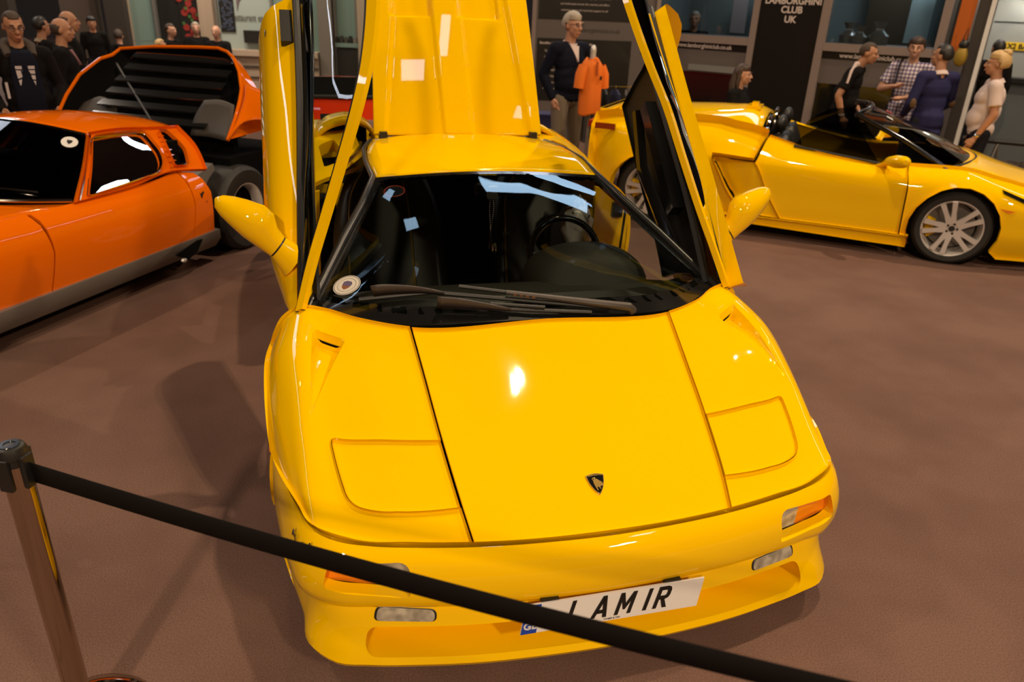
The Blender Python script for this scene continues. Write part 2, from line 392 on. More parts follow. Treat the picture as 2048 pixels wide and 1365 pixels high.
for sgn in (1, -1):
    L = uvs([(sgn*x, y) for x, y in lamp]); vs = sgn*(abs(VS[1])+g)
    L[np.abs(L[:, 1]) < abs(vs), 1] = vs
    L[0] = (L[0][0], vs); L[-1] = (L[-1][0], vs)
    o = [(g, vs)] + [tuple(p) for p in L] + [(U1, vs), (U1, VS[7*sgn]), (g, VS[7*sgn])]
    nl = [uvs([(sgn*x, y) for x, y in [NT+t_*((NA-NT)*(1-w_)+(NB-NT)*w_) for w_ in np.linspace(.02, .98, 16)]]) for t_ in (.2, .35, .5, .65, .78, .90, .958, 1.003)]+[uvs([(sgn*x, y) for x, y in [NT+t_*((NA-NT)*(1-w_)+(NB-NT)*w_) for t_ in np.linspace(.05, .99, 22)]]) for w_ in (0., .12, .24, .76, .88, 1.)]
    panel('front_fender', FS, o, Y, CAR, h=.02, lines=nl)
    LL = inset(L, .0045)
    panel('headlamp_cover', FS, LL, Y, CAR, h=.03)
    # vent mouth in the fender recess
    tt = []
    for w in np.linspace(.10, .90, 9):
        x, y = NT+.970*((NA-NT)*(1-w)+(NB-NT)*w); z = FS0(FS0.inv([(x, y)], [0, 1]))[0][2]; tt.append((sgn*x, y, z))
    V = [(x, y, z-.048) for x, y, z in tt]+[(x, y, z-.026) for x, y, z in tt]
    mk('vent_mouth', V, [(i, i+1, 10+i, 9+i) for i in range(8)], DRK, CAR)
gridobj('gap_dark_sheet', lambda q: FS0(q)-np.array([0, 0, .085]), np.linspace(0, U1, 16), np.linspace(VS[-6], VS[6], 40), DRK, CAR)  # black sheet added beneath the panels so their gaps look dark
# ---- bumper
sx = [0, .21, .42, .57, .71, .80, .85, .90, .95, .985]
sy = [.115, .122, .14, .165, .195, .217, .245, .345, .50, .66]
sz = [.44, .442, .445, .447, .452, .465, .478, .492, .505, .50]
SP = np.array([sx, sy, sz]).T; tg = np.gradient(SP[:, :2], axis=0); tg /= np.linalg.norm(tg, axis=1)[:, None]; NN = np.stack([tg[:, 1], -tg[:, 0]], 1); NN[0] = (0, -1)
def band(prof, fade, zb=None):
    R = []
    for d, zz in prof:
        r = []
        for i in range(10):
            x, y = SP[i, :2]+NN[i]*d*fade[i]; r.append((x, y, zz(SP[i, 2], i) if callable(zz) else zz))
        R.append([(-x, y, z) for x, y, z in r[:0:-1]]+r)
    return R
zbot = [.25]*7+[.255, .265, .28]
BP = band([(-.03, lambda z, i: z-.022), (.002, lambda z, i: z-.010), (.0055, lambda z, i: z-.003)]+[(d, (lambda f: lambda z, i: z+(zbot[i]-z)*f)(f)) for d, f in ((.020, .035), (.034, .12), (.05, .26), (.070, .58), (.066, .86), (.046, .985), (.0, 1.0), (-.05, 1.0))], [1, 1, 1, 1, 1, .98, .9, .75, .45, .25])
BS = Surf(BP); BS.U = BS.U-BS.U[9]
def bx(sgn, pts): return BS.inv([(sgn*x, z) for x, z in pts], [0, 2], BS.V[5])
ind = rpoly([(.605, .415), (.83, .418), (.855, .335), (.61, .312)], [.035, .01, .02, .012], 5)
holes = [bx(s, ind) for s in (1, -1)]
panel('front_bumper', BS, [(BS.U[0], 0), (BS.U[-1], 0), (BS.U[-1], BS.V[-1]), (BS.U[0], BS.V[-1])], Y, CAR, holes=holes, h=.028, thick=.006, hole_dir=(0, .042, .006))
for s, hq in zip((1, -1), holes):
    P = BS(dens(hq, .02)); P[:, 0] *= s; cy = np.polyfit(P[:, 0], P[:, 1], 2)
    def lens(poly, nm, mat, par):
        n = len(poly); f = lambda dy: [(s*x, np.polyval(cy, x)+dy, z+.002) for x, z in poly]
        return fixn(mk(nm, f(.032)+f(.06), [tuple(range(n)), tuple(range(2*n-1, n-1, -1))]+[(i, (i+1) % n, n+(i+1) % n, n+i) for i in range(n)], mat, par, False))
    base = clip2(P[:, [0, 2]], 1, .322, 1)
    la = lens(clip2(base, 0, .70, 1), 'indicator_lamp', AMB, CAR); la['label'] = 'amber indicator lens'
    lens(clip2(base, 0, .70, -1), 'side_light_lens', CLR, la)['label'] = 'clear ribbed lens'
# ---- lower spoiler with the wide air intake
SPF = band([(-.07, .275), (.025, .262), (.036, .236), (.05, .186), (.075, .140), (.100, .106), (.110, .092), (.108, .078), (.094, .066), (-.02, .062)], [1, 1, 1, 1, 1, .92, .62, .2, .03, .0])
SS = Surf(SPF); SS.U = SS.U-SS.U[9]
def sxz(pts, s=1): return SS.inv([(s*x, z) for x, z in pts], [0, 2])
itk = sxz(rpoly([(-.735, .182), (.735, .182), (.745, .108), (-.745, .108)], [.045]*4, 6))
fogp = rpoly([(.53, .236), (.705, .246), (.715, .200), (.53, .196)], [.018]*4, 4)
fogs = [sxz(fogp, s) for s in (1, -1)]
panel('front_spoiler', SS, [(SS.U[0], 0), (SS.U[-1], 0), (SS.U[-1], SS.V[-1]), (SS.U[0], SS.V[-1])], Y, CAR, holes=[itk], h=.024, thick=.004, hole_dir=(0, .15, .003))
ii = [(x, .157+.115*x*x, z) for k, z in ((0, .215), (1, .06)) for x in np.linspace(-.76, .76, 25)]
mk('intake_back', ii, [(i, i+1, 26+i, 25+i) for i in range(24)], Y, CAR)
for s, q in zip((1, -1), fogs):
    P = SS(q); c = P.mean(0); n = len(P)
    V = list(P+np.array([0, -.0015, 0]))+list(c+(P-c)*.93+np.array([0, -.004, 0]))+[c+np.array([0, -.006, 0])]
    o = mk('fog_lamp', V, [(i, (i+1) % n, n+(i+1) % n, n+i) for i in range(n)]+[(n+i, n+(i+1) % n, 2*n) for i in range(n)], [BLK, CLR], CAR, mi=[0]*n+[1]*n); fixn(o); o['label'] = 'clear fog lamp lens in a black rim'
# ---- number plate
MP = Matrix.Translation((0, .03, .17)) @ Matrix.Rotation(math.radians(-4), 4, 'X')
pl = mk('number_plate', [tuple(MP @ Vector(p)) for p in ((-.292, 0, 0), (.29, 0, 0), (.305, 0, .106), (-.277, 0, .106), (-.292, .006, 0), (.29, .006, 0), (.305, .006, .106), (-.277, .006, .106))], [(0, 1, 2, 3), (7, 6, 5, 4), (0, 4, 5, 1), (1, 5, 6, 2), (2, 6, 7, 3), (3, 7, 4, 0)], PLW, CAR, False); fixn(pl)
pl['label'] = 'white number plate reading L AM 1R'
mk('country_band', [tuple(MP @ Vector(p)) for p in ((-.2915, -.0012, .0005), (-.243, -.0012, .0005), (-.229, -.0012, .1055), (-.2765, -.0012, .1055))], [(0, 1, 2, 3)], PLB, pl, False)['label'] = 'blue band reading GB'
SHX = Matrix(((1, 0, 0, 0), (0, 1, 0, 0), (0, 0, 1, 0), (0, 0, 0, 1)))
RX = Matrix.Rotation(math.pi/2, 4, 'X')
text('lettering', 'GB', .034, MP @ Matrix.Translation((-.262, -.002, .018)) @ RX, WHT, pl, .0008, .05, 1.0, off=.001)
GLY = {'L': [[(0, 0), (.54, 0), (.54, .17), (.19, .17), (.19, 1), (0, 1)]], '1': [[(0, 0), (.19, 0), (.19, 1), (0, 1)]],
       'M': [[(0, 0), (.18, 0), (.18, .60), (.36, .22), (.46, .22), (.64, .60), (.64, 0), (.82, 0), (.82, 1), (.63, 1), (.41, .50), (.19, 1), (0, 1)]],
       'A': [[(0, 0), (.20, 0), (.45, .82), (.30, 1)], [(.80, 0), (.60, 0), (.35, .82), (.50, 1)], [(.30, 1), (.35, .82), (.45, .82), (.50, 1)], [(.22, .20), (.58, .20), (.53, .36), (.27, .36)]],
       'R': [[(0, 0), (.19, 0), (.19, 1), (0, 1)], [(.19, .83), (.44, .83), (.48, 1), (.19, 1)], [(.19, .40), (.48, .40), (.44, .57), (.19, .57)], [(.44, .83), (.50, .78), (.50, .62), (.44, .57), (.48, .40), (.63, .46), (.69, .58), (.69, .82), (.63, .94), (.48, 1)], [(.26, .42), (.46, .42), (.72, 0), (.50, 0)]]}
for ch, x in (('L', -.150), ('A', -.072), ('M', .006), ('1', .100), ('R', .134)):
    mb = MB()
    for q_ in GLY[ch]: mb.prism([(x+.082*u_*.80+.020*v_, .018+.080*v_) for u_, v_ in q_], .0012, MP @ Matrix.Translation((0, -.0012, 0)) @ RX)
    mb.build('plate_letter', INK, pl, False, fix=True)
text('lettering', 'TYMBER & TOP', .008, MP @ Matrix.Translation((.0, -.002, .006)) @ RX, INK, pl, .0004)
for x in (-.2, .2):
    MB().box((x*1.0, .060, .272), (.055, .035, .014)).build('plate_bracket', BLK, CAR)
# ---- bonnet badge: shield with a charging bull
bq = FS0.inv([(0, .253)], [0, 1])[0]; b0 = Vector(FS0(bq)[0]); bt = Vector(FS0(bq+[.01, 0])[0])-b0; bt.normalize(); bn = Vector((1, 0, 0)).cross(bt).normalized()
MBG = Matrix((Vector((1, 0, 0)), bt, bn)).transposed().to_4x4(); MBG.translation = b0+bn*.001
def shield(s):
    R = []
    for t in np.linspace(0, 1, 9): R.append((-.030+.060*t, .030+.006*math.sin(math.pi*t)))
    for t in np.linspace(0, 1, 9)[1:]: R.append((.030*(1-t)**.75+.004*math.sin(math.pi*t), .030-.066*t))
    for t in np.linspace(1, 0, 9)[1:-1]: R.append((-.030*(1-t)**.75-.004*math.sin(math.pi*t), .030-.066*t))
    return [(x*s*.98, y*s) for x, y in R]
MBG2 = MBG @ Matrix.Scale(1.03, 4)
bd = MB().prism(shield(1), .004, MBG2).build('badge', GLD, CAR, False); bd['label'] = 'gold and black shield badge with a bull'
MB().prism(shield(.90), .0008, MBG2, .004).build('badge_field', BLG, bd, False)
bull = [(-.010, .012), (-.004, .017), (.003, .015), (.008, .010), (.014, .006), (.019, -.002), (.022, -.006), (.0205, -.0075), (.016, -.004), (.0155, -.0075), (.012, -.0105), (.0085, -.009), (.007, -.012), (.0085, -.018), (.006, -.0185), (.003, -.012), (-.001, -.010), (-.0025, -.015), (-.001, -.0215), (-.004, -.022), (-.0065, -.014), (-.0095, -.004), (-.0105, .004)]
MB().prism(bull, .0016, MBG2, .0048).build('bull_emblem', GLD, bd, False)
tail = [(-.010, .010), (-.013, .016), (-.009, .021), (-.001, .0215), (-.001, .0195), (-.008, .019), (-.0105, .0155), (-.008, .011)]
MB().prism(tail, .0012, MBG2, .0048).build('bull_tail', GLD, bd, False)
for i, ch in enumerate('LAMBORGHINI'):
    x = -.022+.0044*i; y = .0235+.005*math.cos(x/.030*1.45)
    text('lettering', ch, .0062, MBG2 @ Matrix.Translation((x, y-.001, .0049)) @ Matrix.Rotation(-x*7, 4, 'Z'), GLD, bd, .0003)
# ---- side markers
for s in (1, -1):
    MB().ell((s*.990, .70, .487), (.014, .036, .020), 12).build('side_marker', AMB, CAR)['label'] = 'amber side marker lamp'

for k_, ch in enumerate('Ash'):   # script name along the bumper side
    q_ = BS.inv([(-(.925-.022*k_), .425)], [0, 2], BS.V[4])[0]; p_ = Vector(BS(q_)[0]); a_ = Vector(BS(q_+[.01, 0])[0]-BS(q_-[.01, 0])[0]).normalized(); b_ = Vector((0, 0, 1)); n_ = a_.cross(b_).normalized()
    Mt = Matrix((a_, n_.cross(a_), n_)).transposed().to_4x4(); Mt.translation = p_+n_*.002
    text('lettering', ch, .060, Mt, INK, CAR, .0006, .2, .9)
# ---- cowl panel, windscreen, roof
cw = [(-.848, 1.126), (-.775, 1.065), (-.70, 1.0), (-.625, .94), (-.576, .916), (-.498, .885), (-.25, .872), (0, .868)]
cw = cw+[(-x, y) for x, y in cw[-2::-1]]
ux = np.linspace(0, 1, len(cw))
bot = [(x*.985, y+.010, .812+.010*(1-(abs(x)/.85)**2)) for x, y in cw]
mid1 = [(x*.97, y+.10-.04*(abs(x)/.85)**3, .845+.012*(1-(abs(x)/.85)**2)+.004*(abs(x)/.85)**4) for x, y in cw]
top = [(-.524+1.048*t, 1.835+.018*math.sin(math.pi*t), 1.134+.020*math.sin(math.pi*t)) for t in ux]
def lerp(a, b, t, lift=0): return [tuple(np.array(p)*(1-t)+np.array(q)*t+np.array([0, 0, lift*(1-(2*i/(len(a)-1)-1)**2)])) for i, (p, q) in enumerate(zip(a, b))]
WS = Surf([bot, lerp(bot, top, .10, .012), lerp(bot, top, .35, .035), lerp(bot, top, .7, .03), top])
WS.U = WS.U-WS.U[-1]/2; e0 = WS.U[-1]; vt = WS.V[-1]
ws = panel('windscreen', WS, rpoly([(-e0+.035, .05), (e0-.035, .05), (e0-.03, vt-.02), (-e0+.03, vt-.02)], [.03]*4), GLW, CAR, h=.05, thick=0)
fr = panel('windscreen_frame', WS, [(-e0, .0), (e0, .0), (e0, vt), (-e0, vt)], BLG, CAR, holes=[rpoly([(-e0+.045, .085), (e0-.045, .085), (e0-.04, vt-.03), (-e0+.04, vt-.03)], [.04]*4)], h=.05, thick=.012)
gridobj('cowl_panel', lambda q: WS(q)+np.array([0, .0, -.04])+np.array([0, .03, -.055])*(q[:, 1:2] > .02), np.linspace(-e0*.99, e0*.99, 40), [.0, .03, .14, .22], BLK, CAR)
rf = [[(-.526, 1.838, 1.136), (-.3, 1.850, 1.151), (0, 1.856, 1.157), (.3, 1.850, 1.151), (.526, 1.838, 1.136)],
      [(-.535, 2.1, 1.163), (-.3, 2.1, 1.180), (0, 2.1, 1.187), (.3, 2.1, 1.180), (.535, 2.1, 1.163)],
      [(-.515, 2.35, 1.172), (-.3, 2.36, 1.192), (0, 2.37, 1.201), (.3, 2.36, 1.192), (.515, 2.35, 1.172)],
      [(-.468, 2.57, 1.172), (-.28, 2.61, 1.190), (0, 2.64, 1.199), (.28, 2.61, 1.190), (.468, 2.57, 1.172)]]
RS = Surf(rf); RS.U = RS.U-RS.U[-1]/2
gridobj('roof', RS, np.linspace(RS.U[0], RS.U[-1], 30), np.linspace(.006, RS.V[-1], 30), Y, CAR, thick=.02)
for s in (1, -1):
    # black body pillar beside the screen and along the roof, then down behind the door glass
    pth = [(s*.846, 1.128, .808), (s*.70, 1.45, .965), (s*.60, 1.66, 1.062), (s*.536, 1.838, 1.134), (s*.548, 2.1, 1.156), (s*.535, 2.36, 1.158), (s*.485, 2.57, 1.160)]
    MB().tube(pth, [.020, .018, .017, .014, .012, .013, .014], 10).build('door_seal', RUB, CAR)
    mk('quarter_window', [(s*.53, 2.30, 1.15), (s*.485, 2.57, 1.155), (s*.52, 2.9, 1.10), (s*.60, 2.62, 1.06), (s*.70, 2.44, .98)], [(0, 1, 2, 3, 4)], BLG, CAR, False)
# ---- cabin
MB().box((0, 1.9, .22), (1.62, 1.5, .14)).box((0, 1.85, .34), (.30, 1.3, .24)).box((0, 2.62, .60), (1.1, .10, .75)).box((0, 1.32, .45), (1.5, .12, .55)).build('cabin_tub', DRK, CAR, False)
for s in (1, -1):
    MB().box((s*.865, 1.9, .27), (.17, 1.3, .20)).build('door_sill', Y, CAR, False)
    V = [(s*.79, 2.40, .36), (s*.985, 2.42, .36), (s*.985, 2.44, .80), (s*.93, 2.46, .90), (s*.765, 2.46, .93)]
    j = MB().prism([(x, z) for x, y, z in V], .03, Matrix.Translation((0, 2.46, 0)) @ RX).build('door_jamb', Y, CAR, False)
    MB().box((s*.905, 2.415, .80), (.06, .03, .085)).build('striker_plate', BLK, j, False)
    MB().tube([(s*.95, 2.43, .40), (s*.965, 2.43, .8)], .008, 8).build('jamb_seam', RUB, j)
dsh = Surf([[(x, y+.02, .775) for x, y in [(-.80, 1.13), (-.5, .95), (0, .9), (.5, .95), (.80, 1.13)]],
            [(-.80, 1.2, .785), (-.5, 1.15, .795), (0, 1.15, .797), (.5, 1.15, .795), (.80, 1.2, .785)],
            [(-.80, 1.33, .775), (-.5, 1.34, .79), (0, 1.34, .792), (.5, 1.33, .79), (.80, 1.28, .775)],
            [(-.80, 1.37, .72), (-.5, 1.39, .72), (0, 1.39, .72), (.5, 1.39, .72), (.80, 1.33, .72)],
            [(-.80, 1.35, .5), (-.5, 1.37, .5), (0, 1.37, .5), (.5, 1.37, .5), (.80, 1.33, .5)]])
gridobj('dashboard', dsh, np.linspace(0, dsh.U[-1], 24), np.linspace(0, dsh.V[-1], 24), DASH, CAR)
# instrument binnacle hump
bn_ = []
for t, k, hz in ((1.20, .62, 0), (1.24, .74, .45), (1.30, .92, .85), (1.40, 1.0, 1), (1.50, .96, .96), (1.54, .90, .85)):
    bn_.append([(.345+.275*k*math.cos(a)*(1 if math.cos(a) < 0 else 1.02), t, .745+.175*hz*max(0, math.sin(a))**.75) for a in np.linspace(math.pi, 0, 15)])
bs_ = Surf(bn_); gridobj('instrument_binnacle', bs_, np.linspace(0, bs_.U[-1], 30), np.linspace(0, bs_.V[-1], 16), DASH, CAR, thick=.01)
st = Matrix.Translation((.335, 1.66, .80)) @ Matrix.Rotation(math.radians(68), 4, 'X')
sw = MB().lathe([(.170+.016*math.cos(a), .016*math.sin(a)) for a in np.linspace(0, 2*math.pi, 12)[:-1]], 40, st, True).build('steering_wheel', BLG, CAR)
MB().tube([st @ Vector((-.165, 0, 0)), st @ Vector((0, 0, -.03)), st @ Vector((.165, 0, 0))], .018, 8).tube([st @ Vector((0, -.165, 0)), st @ Vector((0, 0, -.03))], .018, 8).tube([st @ Vector((0, 0, -.02)), st @ Vector((0, 0, -.22))], .035, 10).build('wheel_spokes', BLK, sw)
for s in (1, -1):
    sb = [[(s*.40+.24*a, 2.16+.03*abs(a)**2-.05*(1-abs(a))*0, .42) for a in np.linspace(-1, 1, 9)]]
    seat = []
    for y, z, wd_, b in ((1.72, .36, .25, .0), (1.74, .40, .25, .03), (1.95, .385, .25, .05), (2.12, .38, .25, .05), (2.22, .50, .245, .06), (2.32, .72, .235, .06), (2.40, .92, .20, .03), (2.43, 1.03, .13, .02), (2.46, 1.06, .11, .0)):
        seat.append([(s*.415+wd_*a, y-b*abs(a)**3*.9, z+b*abs(a)**3*.7) for a in np.linspace(-1, 1, 11)])
    SF = Surf(seat); o = gridobj('bucket_seat', SF, np.linspace(0, SF.U[-1], 24), np.linspace(0, SF.V[-1], 40), LEA, CAR, thick=.10)
    for e in ((SF.U[-1]*.04, SF.U[-1]*.72) if s < 0 else (SF.U[-1]*.04,)):
        MB().tube([SF([e, v])[0]+np.array([0, -.012, .012]) for v in np.linspace(.02, SF.V[-1]-.03, 24)], .0045, 6).build('seat_piping', PIP, o)
# things inside the screen
tg_ = MB().prism(rpoly([(-.024, -.034), (.024, -.034), (.024, .034), (-.024, .034)], .014, 4), .012, Matrix.Translation((-.008, 1.742, 1.085)) @ Matrix.Rotation(math.radians(112), 4, 'X')).build('toll_tag', PLW, CAR); tg_['label'] = 'small white toll tag behind the screen'
MB().ell((-.008, 1.735, 1.085), (.013, .006, .012), 10).build('tag_button', WHT, tg_)
for x in (-.008, .006):
    mb = MB()
    for k in range(26):
        z = 1.045-.0095*k; mb.ell((x+.003*math.sin(k*.3)*(1 if x > 0 else -1)+(.004 if x < 0 else -.004)*k/26, 1.77, z), (.0028, .0028, .0036), 6)
    mb.build('bead_chain', CHR, CAR)
MB().ell((.02, 1.78, .80), (.012, .012, .03), 10).build('chain_pendant', CHR, CAR)
mr = MB().box((.03, 1.765, 1.09), (.23, .03, .06)).build('rear_view_mirror', BLK, CAR); bevel(mr, .012)
def on_ws(x, y, d=-.004): q = WS.inv([(x, y)], [0, 1])[0]; p = Vector(WS(q)[0]); a = Vector(WS(q+[.01, 0])[0]-WS(q-[.01, 0])[0]).normalized(); b = Vector(WS(q+[0, .01])[0]-WS(q-[0, .01])[0]).normalized(); n = a.cross(b).normalized(); b = n.cross(a); m = Matrix((a, b, n)).transposed().to_4x4(); m.translation = p+n*d; return m
ms = on_ws(-.70, 1.185, .003)
sk = MB().lathe([(0, .001), (.054, .001), (.054, 0)], 40, ms).build('screen_sticker', pbr('sticker_cream', (.62, .58, .52), .4), CAR, False); sk['label'] = 'round cream club sticker with a purple crest'
MB().lathe([(.049, .0016), (.051, .0016)], 40, ms).lathe([(.036, .0016), (.0372, .0016)], 40, ms).build('sticker_ring', INK, sk, False, fix=False)
MB().prism([(-.020, .014), (-.008, .022), (.012, .020), (.020, .010), (.018, -.004), (-.018, -.004)], .0006, ms, .0012).build('sticker_crest', pbr('crest_purple', (.10, .075, .16), .5), sk, False)
MB().prism([(-.018, -.005), (.018, -.005), (.012, -.016), (.0, -.026), (-.013, -.016)], .0006, ms, .0012).build('sticker_crest', pbr('crest_brown', (.22, .07, .03), .5), sk, False)
for i in range(22):
    a = math.radians(200+i*14.5-1*360) if False else math.radians(215-i*13.5)
mh = on_ws(-.455, 1.73, -.004)
ph = MB().lathe([(.040, .0), (.044, .001), (.048, 0)], 36, mh).build('permit_holder', pbr('permit_red', (.45, .05, .03), .4), CAR, False); ph['label'] = 'round red and white permit disc ring'
MB().lathe([(0, -.0005), (.040, -.0005)], 36, mh).build('permit_disc', pbr('permit_dark', (.02, .03, .045), .3), ph, False, fix=False)
# wipers
def wpt(x, y, d=.03): m = on_ws(x, y, d); return m.translation
w1 = MB().tube([wpt(-.66, 1.075, .012), wpt(-.40, 1.02, .016), wpt(.03, .935, .016), wpt(.26, .90, .015)], .009, 8).build('wiper_blade', BLK, CAR)
MB().tube([wpt(-.13, .98, .035), wpt(.10, .925, .04), wpt(.33, .885, .035), wpt(.345, .88, .015)], [.009, .012, .017, .020], 8).build('wiper_arm', WIP, w1)
MB().tube([wpt(-.30, 1.03, .026), wpt(.12, .93, .03)], .0075, 8).build('wiper_bridge', BLK, w1)
def spoiler(x0, x1, y0, y1, w):
    n = 12; V = []
    for k in range(n+1):
        t = k/n; x = x0+(x1-x0)*t; y = y0+(y1-y0)*t; ww = w*(1-max(0, t-.15)**1.3*.95)
        V += [wpt(x, y, .018), wpt(x, y-.002, .020+ww*.95)]
    return mk('wiper_spoiler', V, [(2*i, 2*i+1, 2*i+3, 2*i+2) for i in range(n)], WIP, w1)
spoiler(-.605, -.36, 1.06, 1.005, .055).modifiers.new('s', 'SOLIDIFY').thickness = .004
spoiler(-.395, -.13, .945, .910, .062).modifiers.new('s', 'SOLIDIFY').thickness = .004
w2 = MB().tube([wpt(-.39, .955, .014), wpt(-.05, .905, .018), wpt(.18, .885, .014)], .008, 8).tube([wpt(-.2, .94, .026), wpt(.0, .905, .03)], .007, 8).build('wiper_blade', BLK, CAR)
bk = MB()
for k in range(4): x = -.10+.022*k; bk.box(wpt(x, .965-.26*(x+.1), .036), (.014, .012, .008), rz=-.25)
bk.build('wiper_clip', pbr('clip_copper', (.30, .17, .09), .3, .8), w1, False)
# ---- doors: built shut in the car's frame and then swung up round their front hinge
def door(s):
    belt = [(.864, 1.115, .828), (.845, 1.5, .868), (.825, 2.0, .895), (.815, 2.56, .92)]
    shl = [(.908, 1.135, .785), (.942, 1.5, .80), (.938, 2.0, .815), (.930, 2.56, .835)]
    c3 = [(.930, 1.20, .705), (.985, 1.5, .66), (.992, 2.0, .66), (.985, 2.56, .68)]
    c4 = [(.950, 1.34, .46), (.985, 1.55, .45), (.985, 2.0, .45), (.98, 2.55, .47)]
    c5 = [(.955, 1.40, .27), (.96, 1.6, .26), (.955, 2.0, .26), (.95, 2.50, .28)]
    D = Surf([[(s*x, y, z) for x, y, z in r] for r in (belt, shl, c3, c4, c5)])
    bo = D([0, 0])[0]
    HG = Vector((s*.885, 1.13, .80))
    A = Matrix.Translation(HG) @ Matrix.Rotation(-s*math.radians(SPL), 4, 'Z') @ Matrix.Rotation(math.radians(ANG), 4, 'X') @ Matrix.Translation(-HG)
    d = panel('door', D, rpoly([(0, 0), (D.U[-1], 0), (D.U[-1], D.V[-1]), (0, D.V[-1])], [.02, .05, .06, .08]), Y, CAR, h=.05, thick=.085)
    d.matrix_local = A
    # black inner trim
    ins = Surf(D.N*np.array([1, 1, 1])-np.array([s*.075, 0, 0]))
    t = panel('door_trim', ins, [(.03, .03), (D.U[-1]-.05, .03), (D.U[-1]-.05, D.V[-1]-.06), (.06, D.V[-1]-.06)], BLK, d, h=.08, thick=.02, flip=True)
    MB().box((s*.87, 1.95, .60), (.06, .62, .07)).tube([(s*.86, 1.5, .50), (s*.85, 2.0, .42), (s*.86, 2.3, .50)], .03, 8).build('armrest', BLG, t)
    # roof-side frame of the door window
    iv = A.inverted()
    rail = [(.862, 1.085, .825), (.808, 1.16, .985), (.748, 1.222, 1.14), (.668, 1.29, 1.35), (.602, 1.35, 1.53), (.550, 1.46, 1.69), (.510, 1.63, 1.89), (.500, 1.80, 2.06), (.53, 1.95, 2.20)]
    rail = [tuple(Vector(((iv @ Vector((s*x, y, z))).x*s, (iv @ Vector((s*x, y, z))).y, (iv @ Vector((s*x, y, z))).z))) for x, y, z in rail]
    rr = np.array(rail); k = np.linspace(0, len(rail)-1, 40); W = wts(k, np.arange(len(rail), dtype=float)); R = W@rr
    o2 = R+np.array([.042, .0, -.040])*np.linspace(.6, 1, 40)[:, None]
    n = len(R); V = []
    for a, b in zip(R, o2):
        nn = np.array([.6, 0, .8])*.012
        V += [a+nn, b+nn, b-nn, a-nn]
    V = [(s*x, y, z) for x, y, z in V]
    F = [(4*i+j, 4*i+(j+1) % 4, 4*i+4+(j+1) % 4, 4*i+4+j) for i in range(n-1) for j in range(4)]+[(3, 2, 1, 0), (4*n-4, 4*n-3, 4*n-2, 4*n-1)]
    fixn(mk('window_rail', V, F, Y, d))
    G = [[tuple(p) for p in np.stack([s*o2[i*3][0:1], o2[i*3][1:2], o2[i*3][2:3]], 1)] [0] for i in range(13)]
    B = [tuple(D([D.U[-1]*i/12, .0])[0]) for i in range(13)]
    Mid = [tuple((np.array(a)+np.array(b))/2+np.array([s*.028, 0, .022])*min(1, i/4)) for i, (a, b) in enumerate(zip(G, B))]
    GS = Surf([G, Mid, B])
    gridobj('door_glass', GS, np.linspace(.0, GS.U[-1], 24), np.linspace(0, GS.V[-1], 10), GLS, d)
    MB().tube([GS([u, .004])[0] for u in np.linspace(0, GS.U[-1], 24)], .010, 8).build('glass_seal', RUB, d)
    MB().tube([GS([u, GS.V[-1]-.01])[0]+np.array([s*.006, 0, .004]) for u in np.linspace(0, GS.U[-1], 24)], .017, 8).build('belt_seal', RUB, d)
    gridobj('window_channel', lambda q: GS(q)+np.array([-s*.012, 0, -.008]), np.linspace(.03, GS.U[-1]-.02, 20), np.linspace(GS.V[-1]-.065, GS.V[-1], 4), BLG, d, thick=.008)
    MB().box((s*.862, 2.40, .892), (.05, .17, .03)).build('latch_recess', BLK, d, False)
    # catch on the rear edge
    MB().box((s*.91, 2.562, .70), (.055, .012, .13)).build('door_catch', BLK, d, False)
    MB().lathe([(0, .004), (.016, .004), (.018, 0)], 20, Matrix.Translation((s*.952, 2.46, .79)) @ Matrix.Rotation(s*math.pi/2, 4, 'Y')).build('lock_barrel', GRY, d)
    # mirror: arm with a seam, then the long teardrop housing
    iv = A.inverted()
    def sec(path, prof):
        V = []; n = 18
        for (c, a, b) in zip(path, prof[0], prof[1]):
            pass
    cs = [(.880, 1.262, .955), (.905, 1.267, .975), (.941, 1.277, 1.003), (.946, 1.278, 1.007), (.975, 1.286, 1.030), (1.005, 1.294, 1.060), (1.035, 1.301, 1.087), (1.08, 1.313, 1.124), (1.115, 1.322, 1.151), (1.138, 1.328, 1.170), (1.150, 1.331, 1.180)]
    ra = [.066, .058, .046, .046, .052, .070, .072, .058, .044, .028, .006]; rb = [.048, .042, .034, .034, .040, .058, .064, .054, .040, .025, .005]
    up = np.array([-.63, 0, .77]); ax2 = np.array([0, 1, 0]); shift = [-.012, -.006, 0, 0, .006, .018, .018, .010, .004, 0, 0]
    V = []; n = 20
    for c, a, b, sh in zip(cs, ra, rb, shift):
        for q in range(n):
            t = 2*math.pi*q/n; p = np.array(c)+up*(a*math.cos(t)+sh)+ax2*b*math.sin(t); V.append(iv @ Vector((s*p[0], p[1], p[2])))
    F = [(i*n+j, i*n+(j+1) % n, (i+1)*n+(j+1) % n, (i+1)*n+j) for i in range(len(cs)-1) if i != 2 for j in range(n)]+[tuple((len(cs)-1)*n+j for j in range(n)), tuple(range(n))[::-1], tuple(range(2*n, 3*n)), tuple(range(3*n, 4*n))[::-1]]
    m = mk('door_mirror', V, F, Y, d); bm = bmesh.new(); bm.from_mesh(m.data); bmesh.ops.recalc_face_normals(bm, faces=bm.faces); bm.to_mesh(m.data); bm.free(); m.data.set_sharp_from_angle(angle=math.radians(50))
    V = [iv @ Vector((s*x, y, z)) for x, y, z in [tuple(np.array((.9435, 1.2775, 1.005))+up*(.0435*math.cos(t))+ax2*.032*math.sin(t)+np.array([.77, .1, .63])*k) for k in (-.004, .004) for t in np.linspace(0, 2*math.pi, n+1)[:-1]]]
